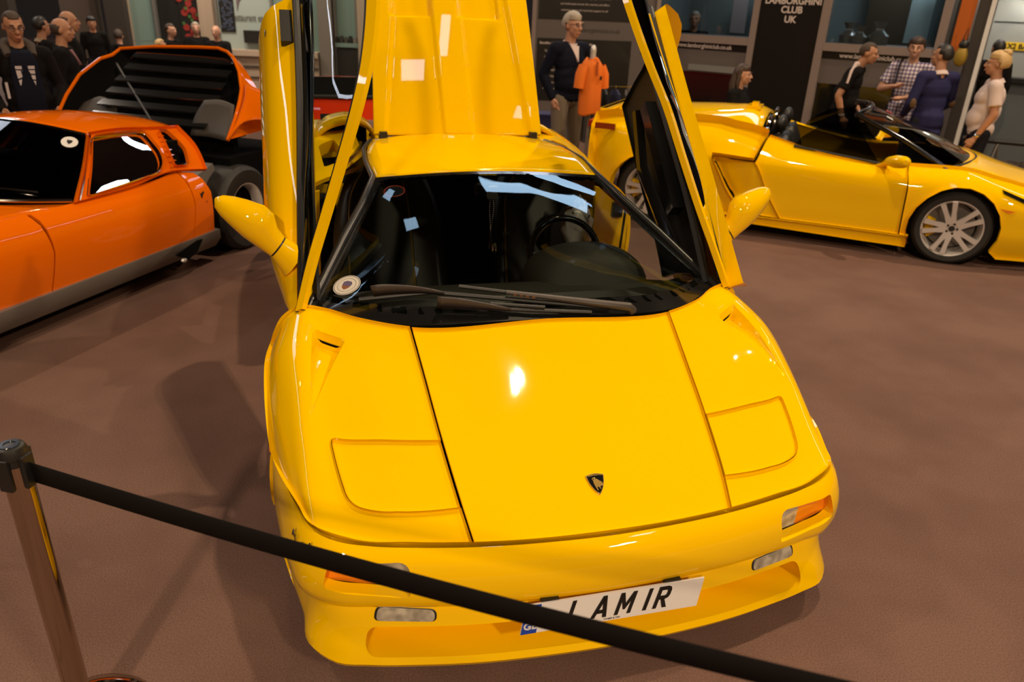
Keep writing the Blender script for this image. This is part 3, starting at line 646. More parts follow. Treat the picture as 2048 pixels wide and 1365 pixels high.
    mk('mirror_joint', V, [(j, (j+1) % n, n+(j+1) % n, n+j) for j in range(n)], BLK, d)
    return d
ANG, SPL = 43, .2
door(-1); door(1)
# ---- raised engine cover with its pressed channels
ct, cb = np.array([0, .43, 1.0])/np.linalg.norm([0, .43, 1.0]), np.array([0, 2.562, 1.20])
cn = np.array([0, -ct[2], ct[1]])
def cov(q):
    x, t = q[:, 0], q[:, 1]
    xs = x*(1-.10*t)                       # edges draw in slightly towards the rear of the lid
    k = .39-.09*t; c0, c1 = -.085-.05*t, .075-.03*t
    h = -.016*(sst(-k-.025, -k+.005, x)*(1-sst(k-.005, k+.025, x)))+.016*(sst(c0-.012, c0+.012, x)*(1-sst(c1-.012, c1+.012, x)))
    h += -.022*sst(.635, .650, t)*((sst(-.37, -.35, x)*(1-sst(-.14, -.12, x)))+(sst(.02, .04, x)*(1-sst(.27, .29, x))))
    return cb+np.outer(t, ct)+np.outer(xs, [1, 0, 0])+np.outer(h-.05*(x/.47)**2*.3, cn)+np.outer(-.06*t*t, cn)
gridobj('engine_cover', cov, np.concatenate([np.linspace(-.466, .466, 150)]), np.linspace(.0, 1.05, 120), Y, CAR, thick=.02)
for s in (1, -1): MB().box((s*.415, 2.59, 1.185), (.04, .08, .05)).build('cover_hinge', BLK, CAR)
MB().box((0, 2.60, 1.150), (.86, .05, .06)).build('hinge_tray', BLK, CAR, False)
MB().box((0, 3.35, .52), (1.1, 1.4, .60)).box((0, 3.2, 1.02), (.5, .7, .12)).build('engine_bay', DRK, CAR, False)
# ---- rear quarters with the air scoops behind the doors
for s in (1, -1):
    yy = [2.46, 2.75, 3.15, 3.6, 4.0, 4.3, 4.42]
    hr = [[(.52, 1.06), (.53, 1.10), (.54, 1.12), (.55, 1.10), (.56, 1.05), (.57, .97), (.57, .92)],
          [(.79, .965), (.80, 1.01), (.81, 1.065), (.81, 1.075), (.80, 1.03), (.78, .95), (.76, .90)],
          [(.94, .87), (.95, .90), (.965, .945), (.965, .955), (.95, .92), (.92, .86), (.89, .82)],
          [(1.0, .70), (1.015, .72), (1.025, .74), (1.025, .74), (1.01, .72), (.97, .68), (.93, .66)],
          [(1.0, .50), (1.01, .55), (1.02, .66), (1.02, .68), (1.01, .55), (.97, .46), (.92, .45)],
          [(.96, .24), (.99, .40), (1.01, .60), (1.01, .62), (1.0, .42), (.95, .25), (.88, .25)]]
    HS = Surf([[(s*x, y, z) for (x, z), y in zip(r, yy)] for r in hr])
    hp = HS.inv([(s*x, y) for x, y in [(.60, 2.62), (.73, 2.60), (.75, 2.95), (.66, 3.0)]], [0, 1])
    panel('rear_quarter', HS, [(0, 0), (HS.U[-1], 0), (HS.U[-1], HS.V[-1]), (0, HS.V[-1])], Y, CAR, h=.05, holes=[rpoly(hp, .03)], thick=.02, hole_dir=(0, .02, -.07))
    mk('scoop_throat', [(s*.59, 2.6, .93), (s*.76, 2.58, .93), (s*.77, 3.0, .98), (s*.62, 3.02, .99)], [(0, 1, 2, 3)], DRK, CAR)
    # raised air duct: an arched mouth running back
    arch = [(.43, 1.03), (.43, 1.08), (.455, 1.125), (.52, 1.155), (.62, 1.148), (.70, 1.115), (.745, 1.07), (.755, 1.03)]
    AS = Surf([[(s*(x+.0*k), y, z-dz) for x, z in arch] for y, dz, k in ((3.12, 0, 0), (3.14, -.006, 0), (3.4, .0, 0), (3.8, .05, 0), (4.15, .14, 0))])
    gridobj('air_duct', AS, np.linspace(0, AS.U[-1], 26), np.linspace(0, AS.V[-1], 20), Y, CAR, thick=.022)
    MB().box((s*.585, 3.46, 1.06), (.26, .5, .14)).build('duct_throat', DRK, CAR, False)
# ---- tail, underside, wheels
tl = Surf([[(x, 4.42-.10*(x/.9)**2, z) for x in np.linspace(-.88, .88, 9)] for z in (.92, .8, .62, .45, .28)])
gridobj('rear_panel', tl, np.linspace(0, tl.U[-1], 20), np.linspace(0, tl.V[-1], 8), Y, CAR, thick=.03)
MB().box((0, 2.35, .17), (1.55, 3.5, .10)).box((0, .75, .30), (1.2, 1.0, .16)).build('underbody_filler', DRK, CAR, False)  # dark filler boxes added so no light shows through the body
def wheel(name, c, r, w, rim, s, parent, spokes, camber=0, steer=0):
    M = Matrix.Translation(c) @ Matrix.Rotation(steer, 4, 'Z') @ Matrix.Rotation(s*math.pi/2, 4, 'Y')
    tp = [(rim*.97, -w/2), (rim*1.06, -w/2*1.02), (r*.90, -w/2*1.04), (r*.985, -w/2*.82), (r, -w/2*.6), (r, w/2*.6), (r*.985, w/2*.82), (r*.90, w/2*1.04), (rim*1.06, w/2*1.02), (rim*.97, w/2*.98)]
    t = MB().lathe(tp, 56, M).build(name, TYR, parent)
    rm = MB().lathe([(rim*.97, w/2*.98), (rim*1.0, w/2*1.0), (rim*.96, w/2*.98), (rim*.90, w/2*.72), (rim*.86, w/2*.2), (rim*.86, -w/2*.9)], 56, M).build('rim', ALU, t)
    return t, M, rm
for s in (1, -1):
    for y, r, w in ((1.05, .315, .24), (3.70, .335, .33)):
        t, M, rm = wheel('wheel', (s*(.985-w/2), y, r-.03-.012*y+.0), r, w, .215, s, CAR, 5)
        mb = MB().lathe([(0, w*.34), (.05, w*.34), (.07, w*.25), (.215*.9, w*.18), (.215*.9, w*.1)], 40, M)
        mb.build('wheel_disc', ALU, rm)
        for k in range(5):
            a = 2*math.pi*k/5; mb2 = MB().lathe([(0, .002), (.04, .002), (.042, -.02)], 16, M @ Matrix.Translation((.135*math.cos(a), .135*math.sin(a), w*.225))); mb2.build('wheel_hole', DRK, rm)

# ---- left lying on the driver's seat
pb = empty('plastic_bag', tuple(CAR.matrix_basis @ Vector((.55, 2.10, .70))), 0, 'crumpled clear plastic bag on the seat behind the steering wheel', 'bag')
random.seed(5); o = MB().ell((0, 0, .10), (.085, .05, .13), 18).build('bag_film', pbr('bag_film', (.46, .44, .44), .25, coat=.6), pb)
for v in o.data.vertices: v.co += Vector((random.uniform(-.018, .018), random.uniform(-.015, .015), random.uniform(-.02, .02)))
MB().tube([(-.03, 0, .20), (0, -.01, .27), (.035, 0, .20)], .008, 6).build('bag_handle', MATS['bag_film'], pb)
mg = empty('magazine', tuple(CAR.matrix_basis @ Vector((.57, 2.02, .55))), .1, 'purple patterned magazine under the clear plastic bag', 'magazine')
MB().box((0, 0, .06), (.15, .012, .17), M=Matrix.Rotation(-.35, 3, 'X')).build('cover', pbr('magazine_cover', (.16, .10, .30), .4, noise=(34, (.45, .30, .28), 2)), mg, False); MB().box((.0, .012, .06), (.146, .010, .166), M=Matrix.Rotation(-.35, 3, 'X')).build('pages', WHT, mg, False)
# ================================================================= the open yellow roadster at the right
def mirror_rows(rows): return [[(-x, y, z) for x, y, z in r] for r in rows]
RO = empty('roadster', (5.087, 4.151, 0), .9114, 'open-topped yellow sports car parked side-on behind the raised door', 'car')
ty = [-.92, -.70, -.36, .084, .50, .75, 1.24, 1.70, 2.15, 2.70, 3.10, 3.32]
def R(w, z): return list(zip([-q for q in w], ty, z))
g_rows = [R([.62, .74, .84, .90, .90, .90, .90, .90, .91, .92, .86, .72], [.11, .10, .10, .10, .11, .11, .12, .13, .14, .16, .24, .30]),
          R([.66, .80, .90, .93, .925, .92, .92, .925, .94, .95, .90, .76], [.22]*12),
          R([.68, .83, .925, .955, .95, .94, .935, .94, .965, .975, .92, .78], [.36, .36, .38, .42, .42, .42, .42, .42, .42, .44, .48, .52]),
          R([.66, .82, .925, .955, .955, .95, .945, .95, .97, .975, .92, .78], [.46, .50, .55, .62, .64, .645, .645, .66, .68, .66, .68, .70]),
          R([.62, .76, .885, .925, .92, .915, .925, .93, .945, .955, .90, .76], [.50, .555, .615, .69, .70, .705, .70, .715, .735, .80, .84, .83]),
          R([.56, .69, .80, .85, .84, .82, .82, .83, .865, .88, .84, .72], [.53, .59, .66, .755, .745, .745, .775, .83, .88, .90, .895, .88]),
          R([.48, .60, .68, .72, .75, .77, .79, .74, .72, .74, .74, .66], [.55, .61, .69, .785, .77, .752, .805, .905, .975, .98, .96, .93])]
def g_disp(P):
    P = P.copy(); t, z = P[:, 1], P[:, 2]; k = (z-.352)/.336
    tf = 1.60+.16*k; tr = 1.90+.235*k
    d = .085*np.clip((t-tf)/(tr-tf), 0, 1)**1.2*sst(.30, .40, z)*(1-sst(.665, .70, z))
    P[:, 0] += np.sign(-P[:, 0])*np.where(t < 2.3, d, 0); return P
for s in (1, -1):
    rows_ = g_rows if s == 1 else mirror_rows(g_rows)
    G = Surf(rows_); G1 = Surf(rows_, G.U, G.V); G1.disp = g_disp
    def tz(pts): return G.inv(pts, [1, 2])
    def arc(c, r, a0, a1, n=14): return [(c[0]+r*math.cos(a), c[1]+r*math.sin(a)) for a in np.linspace(math.radians(a0), math.radians(a1), n)]
    Um, VM = G.U, G.V
    topf = lambda t0, t1, n, zo=0: [(t, np.interp(t, ty, [r[2] for r in g_rows[6]])-.002) for t in np.linspace(t0, t1, n)]
    botf = lambda t0, t1, n: [(t, np.interp(t, ty, [r[2] for r in g_rows[0]])+.002) for t in np.linspace(t0, t1, n)]
    fa = arc((.084, .31), .345, 210, -25)
    nose = botf(-.92, -.30, 5)+arc((.084, .31), .35, 205, -27)+[(.40, .215), (.47, .215), (.492, .60), (.515, .712)]+topf(.515, -.92, 10)
    panel('front_wing', G, tz(nose), Y, RO, h=.06, thick=.03)
    door_ = [(.480, .215), (1.47, .215), (1.765, .685), (1.70, .885)]+topf(1.69, .53, 9)+[(.502, .60)]
    dr = panel('door', G1, tz(door_), Y, RO, h=.045, thick=.02)
    mid = [(1.478, .215), (1.86, .23), (1.90, .352), (2.135, .688), (2.14, .705), (1.773, .69)]
    panel('side_intake', G1, tz(mid), Y, RO, h=.04, thick=.02)
    qt = [(1.87, .23)]+arc((2.70, .31), .365, 200, -20, 18)+[(3.10, .30), (3.32, .32), (3.32, .92)]+topf(3.30, 1.72, 12)[1:]+[(1.708, .89), (1.780, .70), (2.150, .712), (2.142, .690), (1.905, .352)]
    panel('rear_quarter', G, tz(qt), Y, RO, h=.06, thick=.085)
    sl = botf(.40, 2.36, 10)+[(2.36, .205), (.40, .205)]
    panel('side_sill', G, tz(sl), Y, RO, h=.06, thick=.03)
    # wheels with five double spokes
    for t, r in ((.084, .312), (2.70, .325)):
        c = (-s*(.935-.12), t, r)
        w_, M_, rm = wheel('wheel', c, r, .24, .238, -s, RO, 5)
        fw = Matrix.Translation(c) @ Matrix.Rotation(-s*math.pi/2, 4, 'Y')
        MB().lathe([(0, -.02), (.19, -.02), (.19, -.04)], 36, fw).build('brake_disc', GRY, rm)
        sp = MB()
        for k in range(5):
            a = 2*math.pi*k/5+.32
            for da in (-.20, .20):
                p0 = (.045*math.cos(a+da*1.4), .045*math.sin(a+da*1.4)); p1 = (.228*math.cos(a+da), .228*math.sin(a+da))
                L = math.hypot(p1[0]-p0[0], p1[1]-p0[1]); b = math.atan2(p1[1]-p0[1], p1[0]-p0[0])
                Ms = fw @ Matrix.Translation((p0[0], p0[1], .088)) @ Matrix.Rotation(b, 4, 'Z') @ Matrix.Rotation(-.10, 4, 'Y')
                sp.prism([(0, -.026), (L*.5, -.017), (L, -.020), (L, .020), (L*.5, .017), (0, .026)], .028, Ms)
        sp.build('spoke', ALU, rm, False)
        hb = MB().lathe([(0, .112), (.058, .112), (.066, .10), (.066, .07)], 24, fw).build('hub', ALU, rm)
        MB().lathe([(0, .117), (.024, .117), (.025, .112)], 16, fw).build('hub_cap', BLK, rm)
        nb = MB()
        for k in range(5):
            a = 2*math.pi*k/5+.95; nb.lathe([(0, .118), (.010, .118), (.011, .108)], 8, fw @ Matrix.Translation((.042*math.cos(a), .042*math.sin(a), 0)))
        nb.build('wheel_bolts', BLK, rm)
        cp = MB().prism([(.13*math.cos(a), .13*math.sin(a)) for a in np.linspace(1.2, 2.15, 8)]+[(.20*math.cos(a), .20*math.sin(a)) for a in np.linspace(2.15, 1.2, 8)], .05, fw @ Matrix.Scale(1, 4) @ (Matrix.Diagonal((1, 1, 1, 1)) if s < 0 else Matrix.Diagonal((1, 1, 1, 1))), -.01).build('brake_caliper', Y, rm, False)
        MB().lathe([(.235, -.15), (.33, -.15), (.345, .06), (.30, .10)], 40, fw).build('arch_liner', DRK, RO, fix=False)
    # headlamp, marker, mirror
    hl = tz([(-.20, .668), (-.40, .60), (-.62, .545), (-.62, .515), (-.42, .565), (-.22, .64)])
    panel('headlamp', lambda q: G(q)+np.array([-s*.004, 0, .005]), hl, BLG, RO, h=.05, thick=.004)
    mk_ = tz([(-.215, .53), (-.33, .515), (-.29, .498)])
    panel('side_marker', lambda q: G(q)+np.array([-s*.005, 0, 0]), mk_, AMB, RO, h=.05, thick=.004)
    V = []; n = 14
    for (x, y, z), ry, rz_ in (((-.80, .735, .745), .05, .022), ((-.86, .705, .775), .035, .020), ((-.90, .69, .80), .035, .022), ((-.925, .66, .815), .06, .045), ((-.98, .62, .825), .075, .056), ((-1.04, .585, .835), .06, .05), ((-1.075, .57, .84), .02, .02)):
        for k in range(n):
            a = 2*math.pi*k/n; V.append((s*x, y+ry*math.cos(a)*1.0, z+rz_*math.sin(a)))
    fixn(mk('door_mirror', V, [(i*n+j, i*n+(j+1) % n, (i+1)*n+(j+1) % n, (i+1)*n+j) for i in range(6) for j in range(n)]+[tuple(range(n))[::-1], tuple(range(6*n, 7*n))], Y, dr))
    # side glass and screen pillar
    gs = [(-s*.775, .74, .758), (-s*.62, 1.01, 1.085), (-s*.63, 1.25, 1.045), (-s*.70, 1.42, .92), (-s*.79, 1.47, .835)]
    mk('side_window', gs, [(0, 1, 2, 3, 4)], GLD2, dr, False)
    MB().tube([(-s*.76, .22, .772), (-s*.68, .60, .97), (-s*.585, 1.0, 1.135)], .022, 10).build('screen_pillar', BLG, RO)
    MB().tube([(-s*.785, .74, .768), (-s*.79, 1.47, .845)], .012, 8).build('belt_seal', RUB, dr)
    # seat, roll hoop
    seat = [[(-s*.36+.22*a, yy-.05*abs(a)**3, zz) for a in np.linspace(-1, 1, 7)] for yy, zz in ((1.0, .42), (1.30, .40), (1.45, .55), (1.55, .80), (1.60, .90))]
    SF = Surf(seat); st_ = gridobj('seat', SF, np.linspace(0, SF.U[-1], 10), np.linspace(0, SF.V[-1], 14), LEA, RO, thick=.1)
    hd = MB().ell((-s*.36, 1.63, .975), (.13, .05, .085), 14).build('headrest', BLK, st_)
    MB().tube([(-s*.36+.19*math.cos(a), 1.74, .90+.14*math.sin(a)) for a in np.linspace(0, math.pi, 12)], .017, 8).build('roll_hoop', CHR, RO)
    # sunken air scoop on the haunch
    P = [(-s*.70, 2.14, .962), (-s*.585, 2.20, 1.005), (-s*.60, 2.40, 1.015), (-s*.735, 2.38, .975)]
    mk('haunch_scoop', [(x, y, z+.006) for x, y, z in P], [(0, 1, 2, 3)], DRK, RO, False)
# hood, screen, deck, tail
hd_ = Surf([[(x*w, y-b*(1-abs(x)), z+c*(1-x*x)) for x in np.linspace(-1, 1, 9)] for y, w, z, c, b in ((-.92, .48, .55, .02, .10), (-.70, .60, .61, .03, .08), (-.36, .68, .69, .035, .06), (.084, .72, .785, .03, .10), (.20, .735, .782, .02, .22))])
gridobj('bonnet', hd_, np.linspace(0, hd_.U[-1], 24), np.linspace(0, hd_.V[-1], 20), Y, RO, thick=.02)
gw = Surf([[(x*w, y-b*(1-x*x), z+c*(1-x*x)) for x in np.linspace(-1, 1, 9)] for y, w, z, c, b in ((.20, .75, .775, .02, .27), (.60, .675, .965, .03, .22), (1.0, .585, 1.135, .03, .12))])
gridobj('windscreen', gw, np.linspace(0, gw.U[-1], 24), np.linspace(0, gw.V[-1], 16), GLD2, RO)
MB().tube([gw([u, gw.V[-1]])[0] for u in np.linspace(0, gw.U[-1], 20)], .028, 10).build('screen_header', BLG, RO)
MB().tube([gw([u, .0])[0] for u in np.linspace(0, gw.U[-1], 20)], .022, 8).build('screen_base_seal', BLK, RO)
for x, m_ in ((-.30, WHT), (.05, RD)): 
    q = gw.inv([(x, .72)], [0, 1])[0]; p = gw(q)[0]; MB().box(p+np.array([0, 0, .006]), (.09, .06, .004), M=Matrix.Rotation(math.radians(24), 3, 'X')).build('screen_sticker', m_, RO, False)
dk = Surf([[(x*w, y, z+c*(1-x*x)) for x in np.linspace(-1, 1, 13)] for y, w, z, c in ((1.78, .735, .92, .12), (1.86, .73, .935, .14), (2.15, .722, .975, .10), (2.70, .742, .98, .06), (3.10, .742, .96, .055), (3.32, .662, .93, .05))])
gridobj('rear_deck', dk, np.linspace(0, dk.U[-1], 30), np.linspace(0, dk.V[-1], 24), Y, RO, thick=.03)
MB().box((-.12, 1.92, 1.085), (.26, .13, .035)).box((-.12, 1.92, 1.105), (.12, .06, .05)).build('deck_catch', Y, RO, False)
tb = Surf([[(x*w, y+.05*(1-x*x), z) for x in np.linspace(-1, 1, 9)] for y, w, z in ((3.32, .66, .93), (3.335, .72, .88), (3.33, .78, .70), (3.32, .78, .52), (3.30, .72, .30))])
gridobj('rear_bumper', tb, np.linspace(0, tb.U[-1], 20), np.linspace(0, tb.V[-1], 14), Y, RO, thick=.03)
MB().box((0, 3.28, 1.0), (1.35, .10, .02)).box((0, 3.31, .985), (1.30, .06, .05)).build('tail_spoiler', Y, RO)
for s in (1, -1):
    tlm = MB().prism([(-s*.80, .90), (-s*.58, .915), (-s*.58, .865), (-s*.82, .845)], .04, Matrix.Translation((0, 3.40, 0)) @ RX).build('tail_lamp', pbr('tail_red', (.22, .012, .008), .15, coat=1), RO, False) if s == 1 else tlm
    MB().box((-s*.905, 3.20, .875), (.03, .20, .055)).build('tail_lamp', MATS['tail_red'], RO, False)
MB().box((0, 1.2, .30), (1.62, 1.6, .30)).box((0, 1.78, .62), (1.5, .12, .55)).box((0, .40, .60), (1.4, .25, .35)).box((0, 2.5, .45), (1.2, 1.2, .5)).box((0, -.3, .35), (1.1, .8, .3)).build('cabin_tub', DRK, RO, False)
# ================================================================= the orange classic coupe at the left
MI = empty('classic_coupe', (-3.2067, 3.2897, 0), -.57493, 'orange classic sports coupe at the left with its rear body shell tilted open', 'car')
ym = [-1.30, -1.0, -.62, -.35, -.05, .38, .76, 1.25, 1.60, 1.80]
def Q(w, z): return list(zip(w, ym, z))
mrows = [Q([.55, .72, .80, .82, .835, .85, .855, .855, .855, .85], [.26]*10),
         Q([.58, .75, .83, .85, .865, .875, .88, .88, .875, .865], [.36, .38, .42, .45, .45, .45, .45, .45, .45, .45]),
         Q([.58, .75, .83, .85, .86, .868, .868, .868, .87, .86], [.44, .50, .55, .58, .58, .58, .58, .58, .58, .58]),
         Q([.55, .71, .79, .815, .825, .83, .83, .83, .835, .83], [.49, .57, .65, .68, .675, .665, .662, .665, .67, .665]),
         Q([.48, .63, .71, .735, .74, .745, .745, .76, .765, .79], [.52, .61, .70, .735, .725, .712, .704, .714, .74, .705])]
for s in (1, -1):
    rows_ = mrows if s == 1 else mirror_rows(mrows)
    K = Surf(rows_)
    def tz(pts): return K.inv(pts, [1, 2])
    tp = lambda a, b, n: [(t, np.interp(t, ym, [r[2] for r in mrows[4]])-.002) for t in np.linspace(a, b, n)]
    ar = [(-.36+.34*math.cos(a), .30+.34*math.sin(a)) for a in np.linspace(math.radians(190), math.radians(-6), 16)]
    panel('front_wing', K, tz([(-1.30, .27), (-.72, .27)]+ar+[(.345, .27), (.395, .50), (.375, .69)]+tp(.375, -1.30, 9)), OR, MI, h=.06, thick=.02)
    dd = panel('door', K, tz([(.355, .27), (1.56, .27), (1.60, .50), (1.585, .728)]+tp(1.58, .40, 8)+[(.405, .50)]), OR, MI, h=.06, thick=.02)
    panel('rear_post', K, tz([(1.568, .27), (1.78, .27), (1.80, .45), (1.80, .56), (1.76, .66), (1.72, .708), (1.595, .735), (1.608, .50)]), OR, MI, h=.05, thick=.02)
    sl_ = [(s*.845, .0), (s*.875, .02), (s*.85, .13)]
    V = []
    for t in np.linspace(-.02, 1.84, 14):
        k = sst(1.55, 1.62, np.array([t]))[0]*0
        for x, z in ((.80, .275), (.868, .268), (.862, .20), (.80, .125), (.70, .13)): V.append((s*x, t+(.03*(1-z/.27) if t > 1 else -.05*(1-z/.27)), z))
    fixn(mk('sill_cover', V, [(i*5+j, i*5+j+1, i*5+6+j, i*5+5+j) for i in range(13) for j in range(4)], GRY, MI))
    MB().prism([(1.35, .20), (1.58, .25), (1.63, .245), (1.56, .17), (1.46, .14)], .02, Matrix(((0, 0, s, s*.858), (1, 0, 0, 0), (0, 1, 0, 0), (0, 0, 0, 1)))).build('sill_intake', DRK, MI, False)
    MB().ell((s*.868, 1.42, .145), (.02, .025, .018), 8).build('jacking_point', ALU, MI)
    # cabin side: pillar, window, louvres, sail panel
    SG = Surf([[(s*x, y, z) for x, y, z in r] for r in ([(.53, 1.10, 1.04), (.54, 1.38, 1.035), (.53, 1.66, 1.0), (.505, 1.94, .972)], [(.655, .90, .875), (.665, 1.28, .885), (.665, 1.57, .88), (.68, 1.90, .85)], [(.748, .70, .70), (.765, 1.2, .712), (.77, 1.5, .742), (.80, 1.84, .70)])])
    um, vm = SG.U[-1], SG.V[-1]
    wn = rpoly([(um*.075, vm*.955), (um*.06, vm*.07), (um*.585, vm*.07), (um*.67, vm*.55), (um*.66, vm*.80), (um*.60, vm*.935)], [.02, .03, .05, .06, .06, .06])
    ik = rpoly([(um*.735, vm*.05), (um*.83, vm*.10), (um*.885, vm*.55), (um*.86, vm*.90), (um*.74, vm*.90)], .03)
    panel('cabin_side', SG, [(0, 0), (um, 0), (um, vm), (0, vm)], OR, MI, holes=[wn, ik], h=.05, thick=.03)
    wg = panel('door_window', lambda q: SG(q)-np.array([s*.008, 0, .003]), wn, GLD2, MI, h=.08, thick=0)
    MB().tube([SG(p)[0]+np.array([s*.003, 0, .002]) for p in list(wn)+[wn[0]]], .006, 6, False).build('window_trim', CHR, wg)
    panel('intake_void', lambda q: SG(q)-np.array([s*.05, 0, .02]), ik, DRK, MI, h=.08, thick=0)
    for k in range(7):
        v = vm*(.16+.70*k/6)
        V = [SG([um*.715, v-.018])[0], SG([um*.715, v+.02])[0], SG([um*.80, v+.012])[0]-np.array([s*.02, 0, 0])]
        V = [np.array(p)+np.array([s*.012, 0, .003]) for p in V]+[np.array(p)-np.array([s*.02, 0, 0]) for p in V]
        fixn(mk('louvre_slat', V, [(0, 1, 2), (5, 4, 3), (0, 3, 4, 1), (1, 4, 5, 2), (2, 5, 3, 0)], OR, MI, False))
    for p_, q_ in (((.05, .98), (.05, .02)),):
        MB().tube([SG([um*p_[0]-.018, vm*t])[0]+np.array([s*.004, 0, .002]) for t in np.linspace(.02, .98, 8)], .009, 6).build('screen_trim', CHR, MI)
    t_, M_, rm = wheel('wheel', (s*.72, -.36, .315), .315, .21, .19, s, MI, 5)
    MB().lathe([(0, .05), (.17, .03), (.18, .02)], 30, M_).build('wheel_disc', ALU, rm)
    t_, M_, rm = wheel('wheel', (s*.705, 2.24, .335), .335, .27, .20, s, MI, 5)
    ds = MB().lathe([(0, .06), (.05, .06), (.06, .02), (.15, .0), (.19, .03)], 36, M_).build('wheel_disc', GRY, rm)
    for k in range(10):
        a = 2*math.pi*k/10; MB().ell(M_ @ Vector((.115*math.cos(a), .115*math.sin(a), .018)), (.012, .025, .025), 8).build('wheel_hole', DRK, rm)
    MB().lathe([(0, .10), (.022, .10), (.026, .06)], 14, M_).build('wheel_nut', CHR, rm)
# script badge on the rear post
MB().prism([(0, 0), (.012, .03), (.03, .045), (.02, .055), (-.004, .04), (-.016, .05), (-.012, .02)], .003, Matrix(((0, 0, 1, .868), (1, 0, 0, 1.69), (0, 1, 0, .53), (0, 0, 0, 1)))).build('bull_emblem', BLK, MI, False)
text('lettering', 'bertone', .032, Matrix.Translation((.869, 1.69, .495)) @ Matrix.Rotation(math.pi/2, 4, 'Z') @ RX, BLK, MI, .001, .2)
hm = Surf([[(x*w, y-b*(1-x*x), z+c*(1-x*x)) for x in np.linspace(-1, 1, 9)] for y, w, z, c, b in ((-1.30, .48, .52, .03, .10), (-1.0, .63, .61, .03, .06), (-.62, .71, .70, .02, .02), (-.05, .74, .725, .02, .0), (.38, .745, .712, .03, .0), (.70, .748, .70, .04, .45))])
gridobj('bonnet', hm, np.linspace(0, hm.U[-1], 24), np.linspace(0, hm.V[-1], 24), OR, MI, thick=.02)
wm = Surf([[(x*w, y-b*(1-x*x), z+c*(1-x*x)) for x in np.linspace(-1, 1, 9)] for y, w, z, c, b in ((.70, .742, .705, .045, .44), (.90, .652, .875, .06, .34), (1.10, .528, 1.042, .07, .13))])
wo = gridobj('windscreen', wm, np.linspace(.03, wm.U[-1]-.03, 24), np.linspace(.03, wm.V[-1]-.01, 16), GLD2, MI)
MB().tube([wm([u, .02])[0] for u in np.linspace(0, wm.U[-1], 20)], .014, 8).tube([wm([u, wm.V[-1]-.005])[0] for u in np.linspace(0, wm.U[-1], 20)], .010, 8).build('screen_trim', CHR, wo)
MB().tube([wm(wm.inv([(x, y)], [0, 1])[0])[0]+np.array([0, -.01, .015]) for x, y in ((.10, .40), (.35, .46), (.60, .62))], .008, 6).build('wiper_blade', CHR, MI)
q = wm.inv([(.50, .99)], [0, 1])[0]; p = Vector(wm(q)[0]); a_ = Vector(wm(q+[.01, 0])[0]-wm(q-[.01, 0])[0]).normalized(); b_ = Vector(wm(q+[0, .01])[0]-wm(q-[0, .01])[0]).normalized(); n_ = a_.cross(b_).normalized(); b_ = n_.cross(a_)
Mx = Matrix((a_, b_, n_)).transposed().to_4x4(); Mx.translation = p+n_*.004
ss = MB().lathe([(0, .0015), (.048, .0015), (.048, 0)], 30, Mx).build('screen_sticker', WHT, MI, False); ss['label'] = 'round white sticker with a dark shield'
MB().prism([(-.016, .016), (.016, .016), (.014, -.004), (0, -.022), (-.014, -.004)], .001, Mx, .002).build('sticker_shield', BLK, ss, False)
rm_ = Surf([[(x*w, y-b*(1-x*x), z+c*(1-x*x)) for x in np.linspace(-1, 1, 9)] for y, w, z, c, b in ((1.10, .528, 1.042, .07, .13), (1.38, .54, 1.037, .085, .10), (1.66, .53, 1.002, .09, .04), (1.94, .505, .974, .06, 0))])
gridobj('roof', rm_, np.linspace(0, rm_.U[-1], 24), np.linspace(.01, rm_.V[-1], 16), OR, MI, thick=.02)
MB().box((0, .75, .38), (1.5, 1.7, .36)).box((0, 1.72, .62), (1.3, .10, .6)).box((0, -.5, .36), (.95, 1.3, .3)).build('cabin_tub', DRK, MI, False)
for s in (1, -1): MB().box((s*.36, 1.25, .58), (.42, .16, .5)).build('seat_back', LEA, MI)
MB().box((0, 2.62, .50), (1.5, .85, .45)).box((.2, 2.42, .85), (.9, .06, .25)).build('rear_chassis', DRK, MI, False)
en = MB().box((0, 2.2, .50), (1.0, .75, .30)).box((-.1, 2.15, .72), (.7, .22, .16)).tube([(.30, 1.9, .62), (.52, 2.1, .58), (.60, 2.5, .45)], .035, 8).tube([(-.3, 2.6, .45), (.35, 2.6, .45)], .09, 12).build('engine', BLK, MI)
MB().box((.56, 1.98, .56), (.22, .30, .20), M=Matrix.Rotation(.3, 3, 'X')).build('heat_shield', GRY, MI, False)
MB().tube([(.5, 2.0, .62), (.72, 2.1, .40)], .02, 8).tube([(.45, 2.25, .55), (.66, 2.22, .36)], .016, 8).build('suspension_arm', BLK, MI)
# tilted rear shell: black ribbed inside, orange skin behind, one wing turned to the viewer
rim = [(-.955, 2.22, .78), (-.98, 2.30, .95), (-.985, 2.40, 1.06), (-.95, 2.54, 1.215), (-.86, 2.70, 1.34), (-.79, 2.77, 1.372), (-.775, 2.86, 1.42), (-.45, 2.89, 1.452), (0, 2.90, 1.47), (.22, 2.89, 1.474), (.33, 2.86, 1.452), (.43, 2.80, 1.41), (.56, 2.68, 1.32), (.655, 2.56, 1.20), (.70, 2.46, 1.12), (.73, 2.34, 1.0), (.748, 2.20, .86)]
rimA = np.array(rim); cen = np.array([-.1, 2.45, 1.0])
bk_ = rimA*np.array([.93, 1, 1])+np.array([0, .06, .0])+np.outer(.24*np.clip((1.47-rimA[:, 2])/.6, 0, 1)**1.8, [0, 1, 0])-np.array([0, 0, 1])*((rimA[:, 2:3]-.8)*.10); n = len(rim)
def loft2(a, b, k=6):
    V = [];
    for i in range(k+1): V += list(a*(1-i/k)+b*(i/k)+np.array([0, 0, .0]))
    return V, [(i*n+j, i*n+j+1, (i+1)*n+j+1, (i+1)*n+j) for i in range(k) for j in range(n-1)]
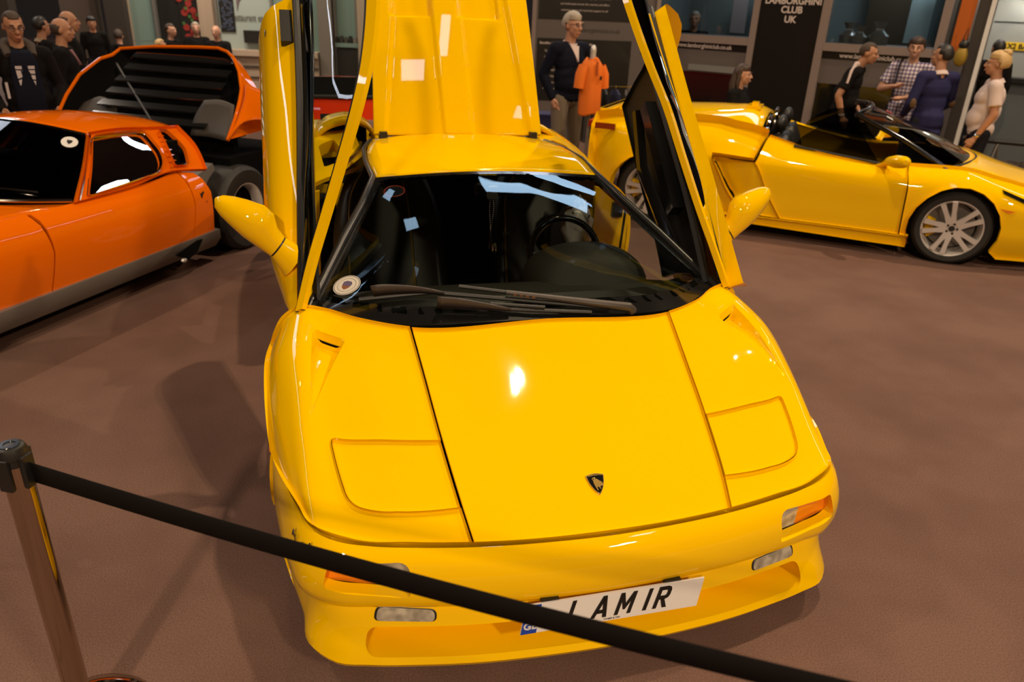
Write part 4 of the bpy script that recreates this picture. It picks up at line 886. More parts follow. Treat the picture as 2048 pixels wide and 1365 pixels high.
V, F = loft2(rimA, bk_, 4); b0 = 4*n; V.append(bk_.mean(0)+np.array([0, .05, -.05])); F += [(b0+j, b0+j+1, len(V)-1) for j in range(n-1)]+[(b0+n-1, b0, len(V)-1)]
cl = mk('rear_body_shell', V, F, DRK, MI, True, 60); cl['label'] = 'black inner side of the tilted orange rear shell'
o_ = rimA*np.array([1.012, 1, 1])+np.array([0, .012, .012]); ob = bk_*np.array([1.06, 1, 1])+np.array([0, .02, .03])+np.outer(.34*np.clip((1.47-rimA[:, 2])/.6, 0, 1)**1.8, [0, 1, 0])
V, F = loft2(o_, ob, 4); V.append(ob.mean(0)+np.array([0, .12, 0])); F += [(b0+j, b0+j+1, len(V)-1) for j in range(n-1)]
fixn(mk('shell_skin', V, F, OR, cl, True, 60))
MB().tube([tuple(p+np.array([0, 0, .005])) for p in rimA], .014, 8).build('shell_edge', OR, cl)
for k in range(6):
    z = 1.375-.088*k; y = 2.20+(z-.86)*1.17-.02; w = .56+.012*k
    V = [(-w-.04, y, z), (w-.13, y, z), (w-.13, y+.07, z+.035), (-w-.04, y+.07, z+.035)]
    V = V+[(x, y_, z_-.012) for x, y_, z_ in V]
    fixn(mk('window_slat', V, [(0, 1, 2, 3), (7, 6, 5, 4), (0, 4, 5, 1), (1, 5, 6, 2), (2, 6, 7, 3), (3, 7, 4, 0)], BLG, cl, False))
wing = Surf([[(.66, 2.60, 1.235), (.76, 2.70, 1.17), (.86, 2.80, 1.09), (.93, 2.95, 1.0), (.95, 3.2, .90)],
             [(.715, 2.50, 1.15), (.80, 2.60, 1.10), (.88, 2.72, 1.03), (.94, 2.88, .95), (.96, 3.15, .84)],
             [(.745, 2.36, 1.02), (.80, 2.47, 1.035), (.87, 2.60, 1.0), (.93, 2.76, .935), (.955, 3.02, .80)],
             [(.755, 2.20, .86), (.79, 2.35, .975), (.85, 2.52, .985), (.915, 2.68, .93), (.95, 2.95, .77)]])
gridobj('shell_wing', wing, np.linspace(0, wing.U[-1], 20), np.linspace(0, wing.V[-1], 16), OR, cl, thick=.02)
ln_ = Surf([[(.42, 2.40, 1.12), (.55, 2.42, 1.13), (.68, 2.42, 1.10)], [(.36, 2.34, 1.0), (.52, 2.36, 1.01), (.70, 2.36, 1.0)], [(.36, 2.26, .86), (.52, 2.27, .86), (.74, 2.22, .85)]])
gridobj('wheelarch_liner', ln_, np.linspace(0, ln_.U[-1], 8), np.linspace(0, ln_.V[-1], 8), LIN, cl, thick=.01)
ln2 = Surf([[(-.86, 2.45, 1.0), (-.70, 2.48, 1.06), (-.5, 2.45, 1.0)], [(-.9, 2.30, .85), (-.70, 2.32, .9), (-.45, 2.30, .85)]])
gridobj('wheelarch_liner', ln2, np.linspace(0, ln2.U[-1], 8), np.linspace(0, ln2.V[-1], 8), LIN, cl, thick=.01)
MB().tube([(-.74, 2.75, 1.31), (.06, 2.22, .90)], .012, 8).build('shell_prop', BLK, cl)
# ================================================================= barrier post with its belt, near left
MET = pbr('polished_metal', (.52, .43, .33), .09, 1.)
PO = empty('barrier_post', (-1.525, .175, 0), 0, 'polished metal belt barrier post in the near left corner', 'barrier')
MB().lathe([(0, .028), (.06, .032), (.14, .022), (.178, .008), (.185, 0)], 48).build('post_base', MET, PO)
MB().lathe([(.0315, .02), (.0315, .885)], 40).build('post_tube', MET, PO)
ph_ = MB().lathe([(0, .935), (.024, .935), (.030, .932), (.0345, .920), (.0345, .905), (.031, .902), (.031, .875)], 40).build('post_cap', BLK, PO)
MB().lathe([(.012, .9355), (.013, .937), (.022, .937), (.023, .9355)], 30).build('cap_ring', BLG, ph_)
for a in (20, 110, 200, 290):
    Mr = Matrix.Rotation(math.radians(a-45), 4, 'Z')
    bevel(MB().box(Mr @ Vector((.034, 0, .870)), (.012, .034, .085), rz=math.radians(a-45)).build('belt_clip', BLK, PO, False), .003)
BA, BB = Vector((.030, -.012, .862)), Vector((-.408, -.784, 1.083))-Vector((-1.525, .175, 0))
dv = (BB-BA); pr_ = Vector((-dv.y, dv.x, 0)).normalized(); V = []
for i in range(41):
    t = i/40*1.75; p = BA+dv*t+Vector((0, 0, -.040*math.sin(math.pi*i/40))); V += [p+Vector((0, 0, 0.029-.010*i/40)), p+Vector((0, 0, -.029+.010*i/40))+pr_*.004]
bl_ = mk('belt', V, [(2*i, 2*i+1, 2*i+3, 2*i+2) for i in range(40)], pbr('belt_webbing', (.008, .0065, .006), .8, spec=.1), PO); bl_['label'] = 'black retractable belt stretched past the car nose'
sm = bl_.modifiers.new('s', 'SOLIDIFY'); sm.thickness = .0025
# ================================================================= red coupe behind the left door
RC = empty('red_coupe', (-.30, 9.05, 0), math.radians(180), 'red sports coupe with black rear slats seen behind the open left door', 'car')
yr = [-2.1, -1.9, -1.2, -.4, .5, 1.3, 1.9, 2.1]
rr_ = [[(w, y, z) for w, y, z in zip([.70, .80, .85, .86, .86, .87, .80, .70], yr, [.25]*8)], [(w, y, z) for w, y, z in zip([.72, .83, .88, .88, .88, .89, .83, .72], yr, [.5]*8)],
       [(w, y, z) for w, y, z in zip([.66, .76, .82, .80, .80, .84, .76, .66], yr, [.58, .66, .72, .72, .76, .80, .74, .62])], [(w, y, z) for w, y, z in zip([.5, .6, .62, .60, .62, .66, .6, .5], yr, [.62, .72, .80, .82, .84, .88, .82, .68])], [(0, y, z) for y, z in zip(yr, [.64, .75, .84, .87, .90, .90, .85, .70])]]
RB = Surf(rr_+mirror_rows(rr_[:4])[::-1])
gridobj('body', RB, np.linspace(0, RB.U[-1], 40), np.linspace(0, RB.V[-1], 40), RD, RC)
cab = Surf([[(x*w, y, z-.10*abs(x)**3) for x in np.linspace(-1, 1, 9)] for y, w, z in ((-.75, .66, .80), (-.15, .58, .95), (.45, .58, .985), (.75, .60, .97), (1.0, .62, .93))])
gridobj('roof', cab, np.linspace(0, cab.U[-1], 20), np.linspace(0, cab.V[-1], 20), RD, RC)
sl = MB().prism([(-.52, 0), (.52, 0), (.62, .47), (.45, 1.17), (-.45, 1.17), (-.62, .47)], .02, Matrix.Translation((0, .68, .965)) @ Matrix.Rotation(-.055, 4, 'X')).build('louvre_frame', BLK, RC, False)
for k in range(7):
    MB().box((0, .78+.155*k, 1.0-.0085*k), (1.08-.02*abs(k-3), .11, .014), M=Matrix.Rotation(-.25, 3, 'X')).build('louvre_slat', BLG, sl, False)
for s in (1, -1):
    for y in (-1.25, 1.25): wheel('wheel', (s*.78, y, .31), .31, .2, .19, s, RC, 5)
# ================================================================= club booth behind the roadster
BO = empty('club_booth', (4.799, 9.465, 0), math.radians(-53.08), 'grey-framed exhibition booth with windows and black club sign panels', 'booth')
FRM = pbr('booth_frame', (.24, .185, .165), .5); PNG_ = pbr('panel_grey', (.115, .095, .088), .55); SIG = pbr('sign_black', (.006, .0055, .005), .35); PAL = pbr('inside_wall', (.20, .23, .23), .8); LET = pbr('sign_letter', (.62, .52, .48), .5)
GLB = glass('booth_glass', (.75, .80, .80))
def bxs(s0, s1, z0, z1, y=0, t=.05, name='panel', mat=PNG_, par=BO): return MB().box(((s0+s1)/2, y, (z0+z1)/2), (s1-s0, t, z1-z0)).build(name, mat, par, False)
for s0, s1 in ((-.95, -.86), (1.01, 1.10), (1.955, 2.055), (3.395, 3.485)): bxs(s0, s1, 0, 3.2, -.01, .09, 'frame_post', FRM)
for s0, s1 in ((-.86, 1.01), (2.055, 3.395)):
    bxs(s0, s1, 1.50, 1.60, -.01, .08, 'frame_rail', FRM); bxs(s0, s1, 3.1, 3.2, -.01, .08, 'frame_rail', FRM)
    bxs(s0, s1, 1.60, 3.1, .01, .008, 'window_pane', GLB)
    sg = bxs(s0, s1, 1.405, 1.50, -.012, .03, 'sign_strip', SIG); sg['label'] = 'black strip with a web address'
    text('lettering', 'www.lamborghiniclub.co.uk', .082, Matrix.Translation(((s0+s1)/2+(.255 if s0 < 0 else .0), -.029, 1.428)) @ RX, LET, sg, .001, 0, .96, off=.0012)
    bxs(s0, s1, 1.09, 1.405, 0, .04, 'lower_panel', PNG_); bxs(s0, s1, .05, 1.09, .03, .03, 'kick_panel', BLG)
shf = MB().box((.56, -.05, 1.155), (.84, .01, .085)).build('pale_notice', pbr('notice_pale', (.20, .20, .19), .5), BO, False)
bp_ = bxs(1.10, 1.955, .02, 3.2, -.012, .05, 'sign_panel', SIG); bp_['label'] = 'tall black panel reading LAMBORGHINI CLUB UK'
for tx, z, sz_ in (('LAMBORGHINI', 2.055, .118), ('CLUB', 1.945, .118), ('UK', 1.825, .118)): text('lettering', tx, sz_, Matrix.Translation((1.545, -.039, z)) @ RX, LET, bp_, .001, 0, 1.0 if tx != 'LAMBORGHINI' else .98, off=.0035)
# inside of the booth
bxs(-.95, 3.48, 0, 3.2, 1.9, .05, 'inner_wall', PAL); bxs(-.95, 3.48, 3.2, 3.28, .95, 1.95, 'booth_roof', PNG_); bxs(-.95, 3.48, .0, .06, .95, 1.8, 'booth_floor', PNG_)
bxs(-.95, -.90, 0, 3.2, .95, 1.9, 'side_wall', PAL); bxs(3.44, 3.48, 0, 3.2, .95, 1.9, 'side_wall', PNG_)
bxs(2.1, 2.75, 1.2, 2.6, 1.6, .04, 'poster_board', pbr('poster_brown', (.07, .045, .025), .6)); bxs(2.72, 3.02, 1.62, 3.0, 1.35, .03, 'display_board', pbr('board_pale', (.35, .42, .44), .5))
lt = bxs(2.78, 3.10, 2.35, 2.55, 1.2, .03, 'light_box', pbr('light_box', (1, 1, 1), .5, emit=(.80, .93, 1), es=5))
bxs(.05, .30, 1.62, 2.4, 1.5, .02, 'flag', pbr('flag_pale', (.36, .30, .30), .7)); bxs(.42, .62, 1.2, 2.8, 1.55, .03, 'door_leaf', pbr('leaf_blue', (.20, .25, .27), .6)); bxs(.75, .9, 2.1, 2.7, 1.7, .02, 'notice', BLK)
area('booth_lamp', tuple(Matrix.Translation((4.799, 9.465, 0)) @ Matrix.Rotation(math.radians(-53.08), 4, 'Z') @ Vector((2.6, 1.0, 3.1))), .4, 14, (.85, .93, 1), sy=.2)
area('booth_lamp', tuple(Matrix.Translation((4.799, 9.465, 0)) @ Matrix.Rotation(math.radians(-53.08), 4, 'Z') @ Vector((.4, 1.0, 3.1))), .4, 10, (.9, .93, 1), sy=.2)
MBO = Matrix.Translation((4.799, 9.465, 0)) @ Matrix.Rotation(math.radians(-53.08), 4, 'Z')
def booth_thing(name, label, cat, loc, group=None): p = MBO @ Vector(loc); return empty(name, p, math.radians(-53.08), label, cat, group)
for k, (x, y, sc) in enumerate(((2.22, .42, 1.0), (2.40, .30, .85), (2.62, .38, 1.1))):
    t_ = booth_thing('gift_bag', ('clear wrapped gift bag nearest the frame post inside the right booth window', 'low wrapped gift bag in the middle of the right booth window', 'tall wrapped gift bag beside the display board in the booth window')[k], 'bag', (x, y, 1.60))
    ob = MB().lathe([(0, 0), (.11*sc, 0), (.12*sc, .10*sc), (.04*sc, .17*sc), (.09*sc, .26*sc)], 14).build('wrap', pbr('wrap', (.30, .26, .24), .25, coat=.5), t_); MB().lathe([(.045*sc, .16*sc), (.05*sc, .17*sc), (.045*sc, .18*sc)], 12).build('ribbon', WHT, t_)
bxs(2.06, 3.40, 1.55, 1.60, .35, .62, 'window_shelf', FRM); bxs(-.86, 1.0, 1.55, 1.60, .35, .62, 'window_shelf', FRM)
# tall grey posts and an orange flag right of the booth
for k, (s0, w_, zt) in enumerate(((3.93, .045, 3.2), (3.83, .17, 3.0))):
    t_ = booth_thing('metal_post', ('slim white metal post beside the white-shirted woman', 'broad dark grey metal post behind the man in the navy blazer')[k], 'post', (s0, -.16 if k == 0 else .14, 0))
    MB().box((0, 0, zt/2), (w_, w_, zt)).build('shaft', WHT if k == 0 else pbr('post_grey', (.045, .037, .033), .5), t_, False); MB().box((0, 0, .015), (w_*2.2, w_*2.2, .03)).build('foot', BLK, t_, False)
fl_ = booth_thing('orange_banner', 'tall orange banner on a black pole at the right end of the booth', 'banner', (3.64, .05, 0))
MB().box((0, 0, 2.3), (.17, .012, 1.45)).build('cloth', pbr('banner_orange', (.50, .11, .005), .6), fl_, False); MB().tube([(-.10, 0, 0), (-.10, 0, 3.1)], .015, 8).build('pole', BLK, fl_); MB().box((-.05, 0, .02), (.3, .3, .04)).build('foot', BLK, fl_, False)
bgk = booth_thing('yellow_bag', 'small black and yellow bag hanging beside the orange banner', 'bag', (3.72, -.10, 1.52)); MB().ell((0, 0, .02), (.075, .05, .12), 14).build('bag_body', pbr('bag_yellow', (.32, .20, .015), .6), bgk); MB().ell((0, 0, .15), (.055, .045, .06), 12).build('bag_top', BLK, bgk); MB().tube([(-.03, 0, .18), (0, .02, .34), (.03, 0, .18)], .008, 6).build('bag_strap', BLK, bgk)
# glass stand at the far right with a yellow number plate on its wall
GS_ = empty('far_stand', (9.25, 7.95, 0), math.radians(-62), 'pale exhibition stand wall at the far right edge under a bright spotlight', 'booth')
MB().box((.2, .5, 1.6), (3.2, .06, 3.2)).build('back_wall', pbr('stand_wall', (.24, .25, .24), .7), GS_, False); MB().box((0, .30, 1.16), (1.6, .45, .06)).build('counter_top', BLK, GS_, False); MB().box((.0, .34, .57), (1.5, .38, 1.12)).build('counter_front', pbr('counter_teal', (.10, .115, .12), .6), GS_, False)
yp = MB().box((.02, .455, 1.62), (.52, .015, .11)).build('yellow_plate', pbr('plate_yellow', (.62, .40, .02), .4), GS_, False); yp['label'] = 'yellow number plate ending in 2 BAD'
text('lettering', 'X2 BAD', .098, Matrix.Translation((.02, .445, 1.585)) @ RX, INK, yp, .001, 0, 1.0, off=.003)
MB().box((-.05, .46, 1.95), (.75, .006, .012)).build('caption_line', BLK, GS_, False)
area('stand_lamp', (9.0, 7.85, 2.45), .22, 9, (1, .95, .85), target=(9.3, 8.2, 1.9))
MB().lathe([(0, .06), (.07, .06), (.09, -.02)], 16, Matrix.Translation((-.05, .30, 2.30))).build('spotlight', pbr('spot_glow', (1, 1, 1), .5, emit=(1, .93, .75), es=12), GS_)
# barrier frame at the right edge
BR = empty('crowd_barrier', (6.62, 5.12, 0), math.radians(-40), 'low black metal barrier frame at the right edge', 'barrier')
MB().tube([(-.45, 0, .74), (1.2, 0, .74)], .03, 8).build('top_rail', BLK, BR); MB().box((.35, .0, .40), (1.3, .02, .30)).build('mesh_panel', pbr('barrier_mesh', (.12, .10, .09), .6, noise=(26, (.05, .04, .04), 0)), BR, False)
for x in (-.1, .9): MB().tube([(x-.12, -.15, .0), (x, 0, .74), (x+.12, .15, 0)], .018, 8).build('leg', GRY, BR)
MB().tube([(-.4, 0, .20), (1.2, 0, .20)], .018, 8).build('lower_rail', GRY, BR)
# ================================================================= information wall behind the grey-haired man
IW = empty('information_wall', (3.451, 10.06, 0), math.radians(-16), 'grey display wall with black text panels behind the grey-haired man', 'display')
def iws(x0, x1, z0, z1, y, t, n, m, p=IW): return MB().box(((x0+x1)/2, y, (z0+z1)/2), (x1-x0, t, z1-z0)).build(n, m, p, False)
iws(-.80, 1.05, 0, 3.0, .03, .06, 'wall_panel', PNG_)
for x in (-.80, 1.05): iws(x-.03, x+.03, 0, 3.0, .0, .08, 'frame_post', FRM)
p1 = iws(-.735, .66, 1.73, 2.7, -.006, .012, 'text_board', SIG); p2 = iws(-.735, .70, .55, 1.46, -.006, .012, 'text_board', SIG)
text('lettering', 'www.lamborghiniclub.co.uk', .085, Matrix.Translation((.10, -.004, 1.565)) @ RX, pbr('letter_dark', (.05, .042, .04), .6), IW, .001, 0, .86, off=.001)
text('lettering', 'Benefits of being a club member include', .050, Matrix.Translation((-.70, -.014, 1.375)) @ RX, LET, p2, .0008, align='LEFT', off=.001)
for k, tx in enumerate(('Quarterly colour club magazine', 'Members only forum and events', 'Technical help and advice', 'Club register and archive', 'Track days and tours at home and abroad', 'Insurance discounts for members', 'Annual concours')):
    text('lettering', tx, .042, Matrix.Translation((-.62, -.014, 1.27-.092*k)) @ RX, LET, p2, .0008, align='LEFT'); 
for k, tx in enumerate(('The club was formed to bring together owners', 'and enthusiasts across the country and offers', 'meetings, tours and technical support to all')):
    text('lettering', tx, .040, Matrix.Translation((-.05, -.014, 2.02-.085*k)) @ RX, LET, p1, .0008)
# polo shirt on a display stand, clothes rail, crate
PS = empty('polo_stand', (2.165, 6.30, 0), .15, 'orange polo shirt displayed on a slim metal stand', 'display stand')
MB().lathe([(0, .03), (.15, .02), (.16, 0)], 30).build('stand_base', GRY, PS); MB().tube([(0, 0, .02), (0, 0, 1.50)], .014, 10).build('stand_pole', GRY, PS); MB().ell((0, 0, 1.50), (.032, .032, .06), 12).tube([(0, 0, 1.42), (0, 0, 1.50)], .03, 10).build('neck_block', ALU, PS)
PSH = pbr('polo_orange', (.72, .155, .006), .8)
sh = []
for z, w_, dp in ((.86, .125, .09), (.95, .125, .10), (1.15, .12, .10), (1.28, .12, .10), (1.36, .115, .09), (1.405, .085, .07), (1.43, .062, .06)): sh.append([(w_*math.cos(a), dp*math.sin(a)*(1+.06*math.sin(5*a)), z+.01*math.sin(3*a)) for a in np.linspace(0, 2*math.pi, 33)])
SHS = Surf(sh); po_ = gridobj('polo_shirt', SHS, np.linspace(0, SHS.U[-1], 40), np.linspace(0, SHS.V[-1], 30), PSH, PS, thick=.006)
for s in (1, -1): MB().tube([(s*.095, 0, 1.345), (s*.135, -.01, 1.26), (s*.15, -.01, 1.13)], [.06, .06, .055], 14, flat=1, cap=False).build('sleeve', PSH, po_)
MB().lathe([(.058, 1.415), (.066, 1.425), (.075, 1.40)], 20).build('collar', pbr('polo_collar', (.60, .11, .005), .8), po_); MB().box((-.0, -.112, 1.33), (.022, .01, .14), M=Matrix.Rotation(-.1, 3, 'X')).build('button_placket', pbr('placket', (.35, .06, .004), .8), po_, False); MB().box((.05, -.112, 1.24), (.022, .008, .04)).build('chest_badge', BLK, po_, False)
CRL = empty('clothes_rail', (2.72, 7.35, 0), -.2, 'chrome clothes rail hung with dark garments beside the orange polo', 'clothes rail')
MB().tube([(-.45, 0, .0), (-.45, 0, 1.05), (.55, 0, 1.05), (.55, 0, 0)], .016, 8).build('rail_frame', CHR, CRL)
for x in (-.45, .55): MB().tube([(x, -.25, .03), (x, .25, .03)], .018, 8).build('rail_foot', GRY, CRL)
for k in range(7):
    x = -.36+.13*k; g_ = empty('hanging_jacket', (2.72+x*math.cos(-.2), 7.35+x*math.sin(-.2), 1.02), -.2+.2*math.sin(k*2.1), ('black jacket at the left end of the chrome clothes rail', 'grey jacket second from the left on the clothes rail', 'brown-grey top third from the left on the clothes rail', 'black top in the middle of the clothes rail', 'navy blue jacket on the chrome clothes rail', 'brown-grey top second from the right end of the clothes rail', 'black jacket at the right end of the clothes rail')[k], 'garment', 'garments on the chrome rail')
    MB().tube([(0, 0, .045), (.0, 0, .0)], .004, 6).build('hanger_hook', CHR, g_)
    gm = [[(.022*math.cos(a), w_*math.sin(a), z) for a in np.linspace(0, 2*math.pi, 13)] for z, w_ in ((0, .05), (-.04, .17), (-.1, .21), (-.35, .20), (-.62, .21))]
    GM = Surf(gm); gridobj('garment_body', GM, np.linspace(0, GM.U[-1], 14), np.linspace(0, GM.V[-1], 8), (BLK, GRY, LIN, BLK, pbr('garment_blue', (.012, .014, .05), .8) if 'garment_blue' not in MATS else MATS['garment_blue'], LIN, BLK)[k], g_)
CRT = empty('storage_crate', (2.02, 7.55, 0), -.3, 'blue storage crate on the carpet behind the polo stand', 'crate')
CB = pbr('crate_blue', (.012, .016, .11), .5)
MB().box((0, 0, .03), (.36, .30, .03)).box((-.17, 0, .36), (.02, .30, .70)).box((.17, 0, .36), (.02, .30, .70)).box((0, .14, .36), (.36, .02, .70)).box((0, -.14, .36), (.36, .02, .70)).build('crate_body', CB, CRT, False); MB().box((0, 0, .70), (.39, .33, .025)).build('crate_rim', CB, CRT, False)
# ================================================================= restaurant front at the far left
RE = empty('restaurant_front', (-2.805, 16.75, 0), math.radians(-12), 'far restaurant front with tall glass panes, posters and a pale counter', 'building')
CRM = pbr('column_cream', (.36, .27, .20), .7); GN = pbr('pane_green', (.16, .23, .21), .35); BRN = pbr('pillar_brown', (.030, .022, .017), .7)
k_ = .842
def rs(x0, x1, z0, z1, y, t, n, m, p=RE, scl=True):
    f = lambda z: 1.912-(1.912-z)*k_
    return MB().box(((x0+x1)/2*k_, y, (f(z0)+f(z1))/2), ((x1-x0)*k_, t, f(z1)-f(z0))).build(n, m, p, False)
rs(-1.86, -1.60, -.33, 4, 0, .3, 'column', CRM); rs(-1.96, -1.87, -.33, 4, 0, .2, 'yellow_trim', pbr('trim_yellow', (.22, .16, .01), .6)); rs(.11, .46, -.33, 4, 0, .3, 'column', CRM); rs(3.03, 3.37, -.33, 4, -.05, .3, 'column', pbr('column_grey', (.17, .14, .125), .7)); rs(4.0, 4.7, -.33, 4, -.05, .2, 'column', CRM)
rs(-1.60, -1.03, -.33, 4, .05, .05, 'window_pane', GN); rs(-1.03, -.95, -.33, 4, .0, .1, 'mullion', GRY); rs(-.95, .11, -.33, 4, .12, .05, 'dark_pane', BLK); rs(.46, 1.83, .55, 4, .10, .05, 'window_pane', pbr('pane_white', (.34, .40, .38), .4)); rs(1.83, 3.03, -.33, 4, .08, .05, 'window_pane', GN); rs(3.37, 4.0, -.33, 4, .08, .05, 'window_pane', GN)
for x in (.50, 1.86, 3.42, 3.95): rs(x-.03, x+.03, -.33, 4, .02, .08, 'mullion', GRY)
ctp = rs(.46, 3.0, .47, .60, -.12, .5, 'counter_top', pbr('counter_cream', (.42, .32, .24), .6)); rs(.46, 3.0, -.33, .47, -.08, .4, 'counter_front', CRM); rs(.46, 3.0, .20, .24, -.30, .02, 'counter_strip', LIN); rs(.46, 3.0, -.05, -.02, -.30, .02, 'counter_strip', LIN)
def rz_(z): return 1.912-(1.912-z)*k_
po1 = rs(-.44, .09, .72, 2.4, .07, .02, 'food_poster', BLK); po2 = rs(.56, .92, 1.0, 2.6, .05, .02, 'food_poster', BLK)
random.seed(3)
STR = pbr('strawberry_red', (.28, .025, .02), .5); LEF = pbr('leaf_green', (.05, .13, .03), .6); BER = pbr('berry_blue', (.05, .06, .10), .5)
sb = MB(); lf = MB(); bb = MB()
for i in range(16): sb.lathe([(0, 0), (.07, 0)], 10, Matrix.Translation((random.uniform(-.34, .02), .045, random.uniform(.98, 1.9))) @ RX)
for i in range(9): lf.lathe([(0, 0), (.035, 0)], 8, Matrix.Translation((random.uniform(-.34, .02), .042, random.uniform(1.1, 1.9))) @ RX)
for i in range(60): bb.lathe([(0, 0), (.030, 0)], 8, Matrix.Translation((random.uniform(.49, .75), .028, random.uniform(1.18, 2.1))) @ RX)
for q_, n_, m_, p_ in ((sb, 'strawberry_print', STR, po1), (lf, 'leaf_print', LEF, po1), (bb, 'berry_print', BER, po2)): q_.build(n_, m_, p_, False, fix=False)['kind'] = 'stuff'
text('lettering', 'restaurant entrance', .20, Matrix.Translation((.70, .055, rz_(1.27))) @ RX, pbr('letter_brown', (.09, .07, .06), .6), RE, .002, align='LEFT', sx=.62)
MB().prism([(.84, 1.55), (.90, 1.75), (1.05, 1.95), (1.4, 2.2), (.84, 2.2)], .01, Matrix.Translation((0, .06, 0)) @ RX).build('purple_swoosh', pbr('swoosh', (.14, .09, .10), .6), RE, False)
rs(1.14, 1.75, .76, 1.05, -.02, .12, 'menu_box', BLK); rs(2.15, 2.45, .70, 1.05, -.02, .05, 'menu_screen', pbr('menu_glow', (.6, .45, .05), .5, emit=(.9, .62, .08), es=.7)); rs(3.40, 3.98, .74, .84, -.02, .1, 'shelf_board', GN)
for k in range(5): rs(3.42+.11*k, 3.50+.11*k, .84, .98+.03*(k % 2), -.02, .08, 'shelf_item', (BLK, BRN, LIN, BLK, GRY)[k])
rs(3.42, 3.95, -.3, .70, -.01, .05, 'kitchen_front', BLK)
area('restaurant_fill', (-2.5, 14.2, 4.6), 2.5, 150, (1, .86, .68), target=(-2.4, 16.8, .8), sy=1.0)  # unseen fill light added to brighten the restaurant front
hp_ = empty('handrail', (-3.95, 15.6, 0), math.radians(-12), 'thin grey handrail in front of the far restaurant window', 'rail'); MB().tube([(0, 0, 0), (0, 0, .98), (.9, 0, .98), (.9, 0, 0)], .015, 8).build('tube_frame', GRY, hp_)
for s0, y0, w_, m_, lb in ((-4.05, 15.3, .34, BRN, 'narrow dark brown hall pillar beside the cream column'), (-4.72, 15.6, .62, pbr('pillar_grey', (.085, .062, .052), .7), 'broad grey-brown hall pillar at the left'), (-6.2, 14.0, 1.6, BRN, 'dark brown hall wall block behind the visitors at the left')):
    p_ = empty('hall_pillar', (s0, y0, 0), 0, lb, 'pillar'); MB().box((0, 0, 3), (w_, .4, 6)).build('shaft', m_, p_, False); MB().box((0, 0, .08), (w_+.04, .44, .16)).build('plinth', BLK, p_, False)
SD = empty('sign_stand', (-4.05, 7.3, 0), .25, 'pale sign boards at the extreme left behind the visitor in glasses', 'sign')
MB().box((0, 0, .9), (.45, .03, 1.6)).build('board', pbr('board_mauve', (.22, .18, .20), .6), SD, False); MB().box((.0, -.02, 1.55), (.3, .01, .25)).build('print', pbr('print_red', (.20, .04, .05), .6), SD, False); MB().box((.32, .05, 1.1), (.12, .03, 2.0)).build('side_board', pbr('board_white', (.30, .27, .31), .6), SD, False); MB().box((.32, .03, 1.85), (.09, .01, .12)).build('print', pbr('print_pink', (.40, .22, .22), .6), SD, False); MB().box((0, 0, .05), (.5, .3, .1)).build('foot', BLK, SD, False)
# ================================================================= visitors
VSK = {}
def skin(n, c): VSK[n] = pbr('skin_'+n, c, .55, noise=(14, tuple(q*.88 for q in c), 2)); return VSK[n]
SK1 = skin('fair', (.52, .27, .175)); SK2 = skin('tan', (.45, .215, .12)); EYW = pbr('eye_white', (.34, .29, .26), .3); EYD = pbr('eye_dark', (.02, .015, .012), .3); LIP = pbr('lip', (.36, .13, .095), .5)
HG = pbr('hair_grey', (.36, .31, .26), .6); HB = pbr('hair_brown', (.045, .024, .014), .55); HK = pbr('hair_black', (.012, .009, .008), .5); HY = pbr('hair_blond', (.50, .33, .14), .55); HD = pbr('hair_cropped', (.05, .03, .02), .7)
NVY = pbr('navy_knit', (.006, .007, .016), .85, spec=.12); NVB = pbr('navy_blazer', (.022, .022, .075), .75, spec=.12); KHK = pbr('khaki_trousers', (.16, .13, .098), .85, spec=.12); DNM = pbr('dark_trousers', (.012, .012, .018), .8, spec=.12); BKC = pbr('black_cloth', (.007, .006, .006), .85, spec=.12); WSH = pbr('white_shirt', (.58, .47, .45), .8, spec=.12); SHO = pbr('shoe_black', (.01, .009, .008), .4); HOD = pbr('hood_grey', (.075, .06, .052), .9, spec=.12); PRW = pbr('print_white', (.48, .42, .44), .7)
pm = pbr('plaid_shirt', (.55, .48, .50), .8); nt_ = pm.node_tree; tcp = nt_.nodes.new('ShaderNodeTexCoord'); prev = None
sepn = nt_.nodes.new('ShaderNodeSeparateXYZ'); nt_.links.new(tcp.outputs['Object'], sepn.inputs[0]); outs = []
for ax, sc in (('X', 24.), ('Z', 24.)):
    m1 = nt_.nodes.new('ShaderNodeMath'); m1.operation = 'MULTIPLY'; m1.inputs[1].default_value = sc; m2 = nt_.nodes.new('ShaderNodeMath'); m2.operation = 'FRACT'; m3 = nt_.nodes.new('ShaderNodeMath'); m3.operation = 'LESS_THAN'; m3.inputs[1].default_value = .42
    nt_.links.new(sepn.outputs[ax], m1.inputs[0]); nt_.links.new(m1.outputs[0], m2.inputs[0]); nt_.links.new(m2.outputs[0], m3.inputs[0]); outs.append(m3)
ad = nt_.nodes.new('ShaderNodeMath'); ad.operation = 'ADD'; nt_.links.new(outs[0].outputs[0], ad.inputs[0]); nt_.links.new(outs[1].outputs[0], ad.inputs[1])
ml = nt_.nodes.new('ShaderNodeMath'); ml.operation = 'MULTIPLY'; ml.inputs[1].default_value = .5; nt_.links.new(ad.outputs[0], ml.inputs[0])
rp = nt_.nodes.new('ShaderNodeValToRGB'); rp.color_ramp.interpolation = 'CONSTANT'; rp.color_ramp.elements[0].color = (.58, .50, .52, 1); rp.color_ramp.elements[1].position = .4; rp.color_ramp.elements[1].color = (.21, .17, .27, 1); e3 = rp.color_ramp.elements.new(.9); e3.color = (.055, .045, .12, 1)
nt_.links.new(ml.outputs[0], rp.inputs[0]); nt_.links.new(rp.outputs[0], nt_.nodes['Principled BSDF'].inputs['Base Color'])
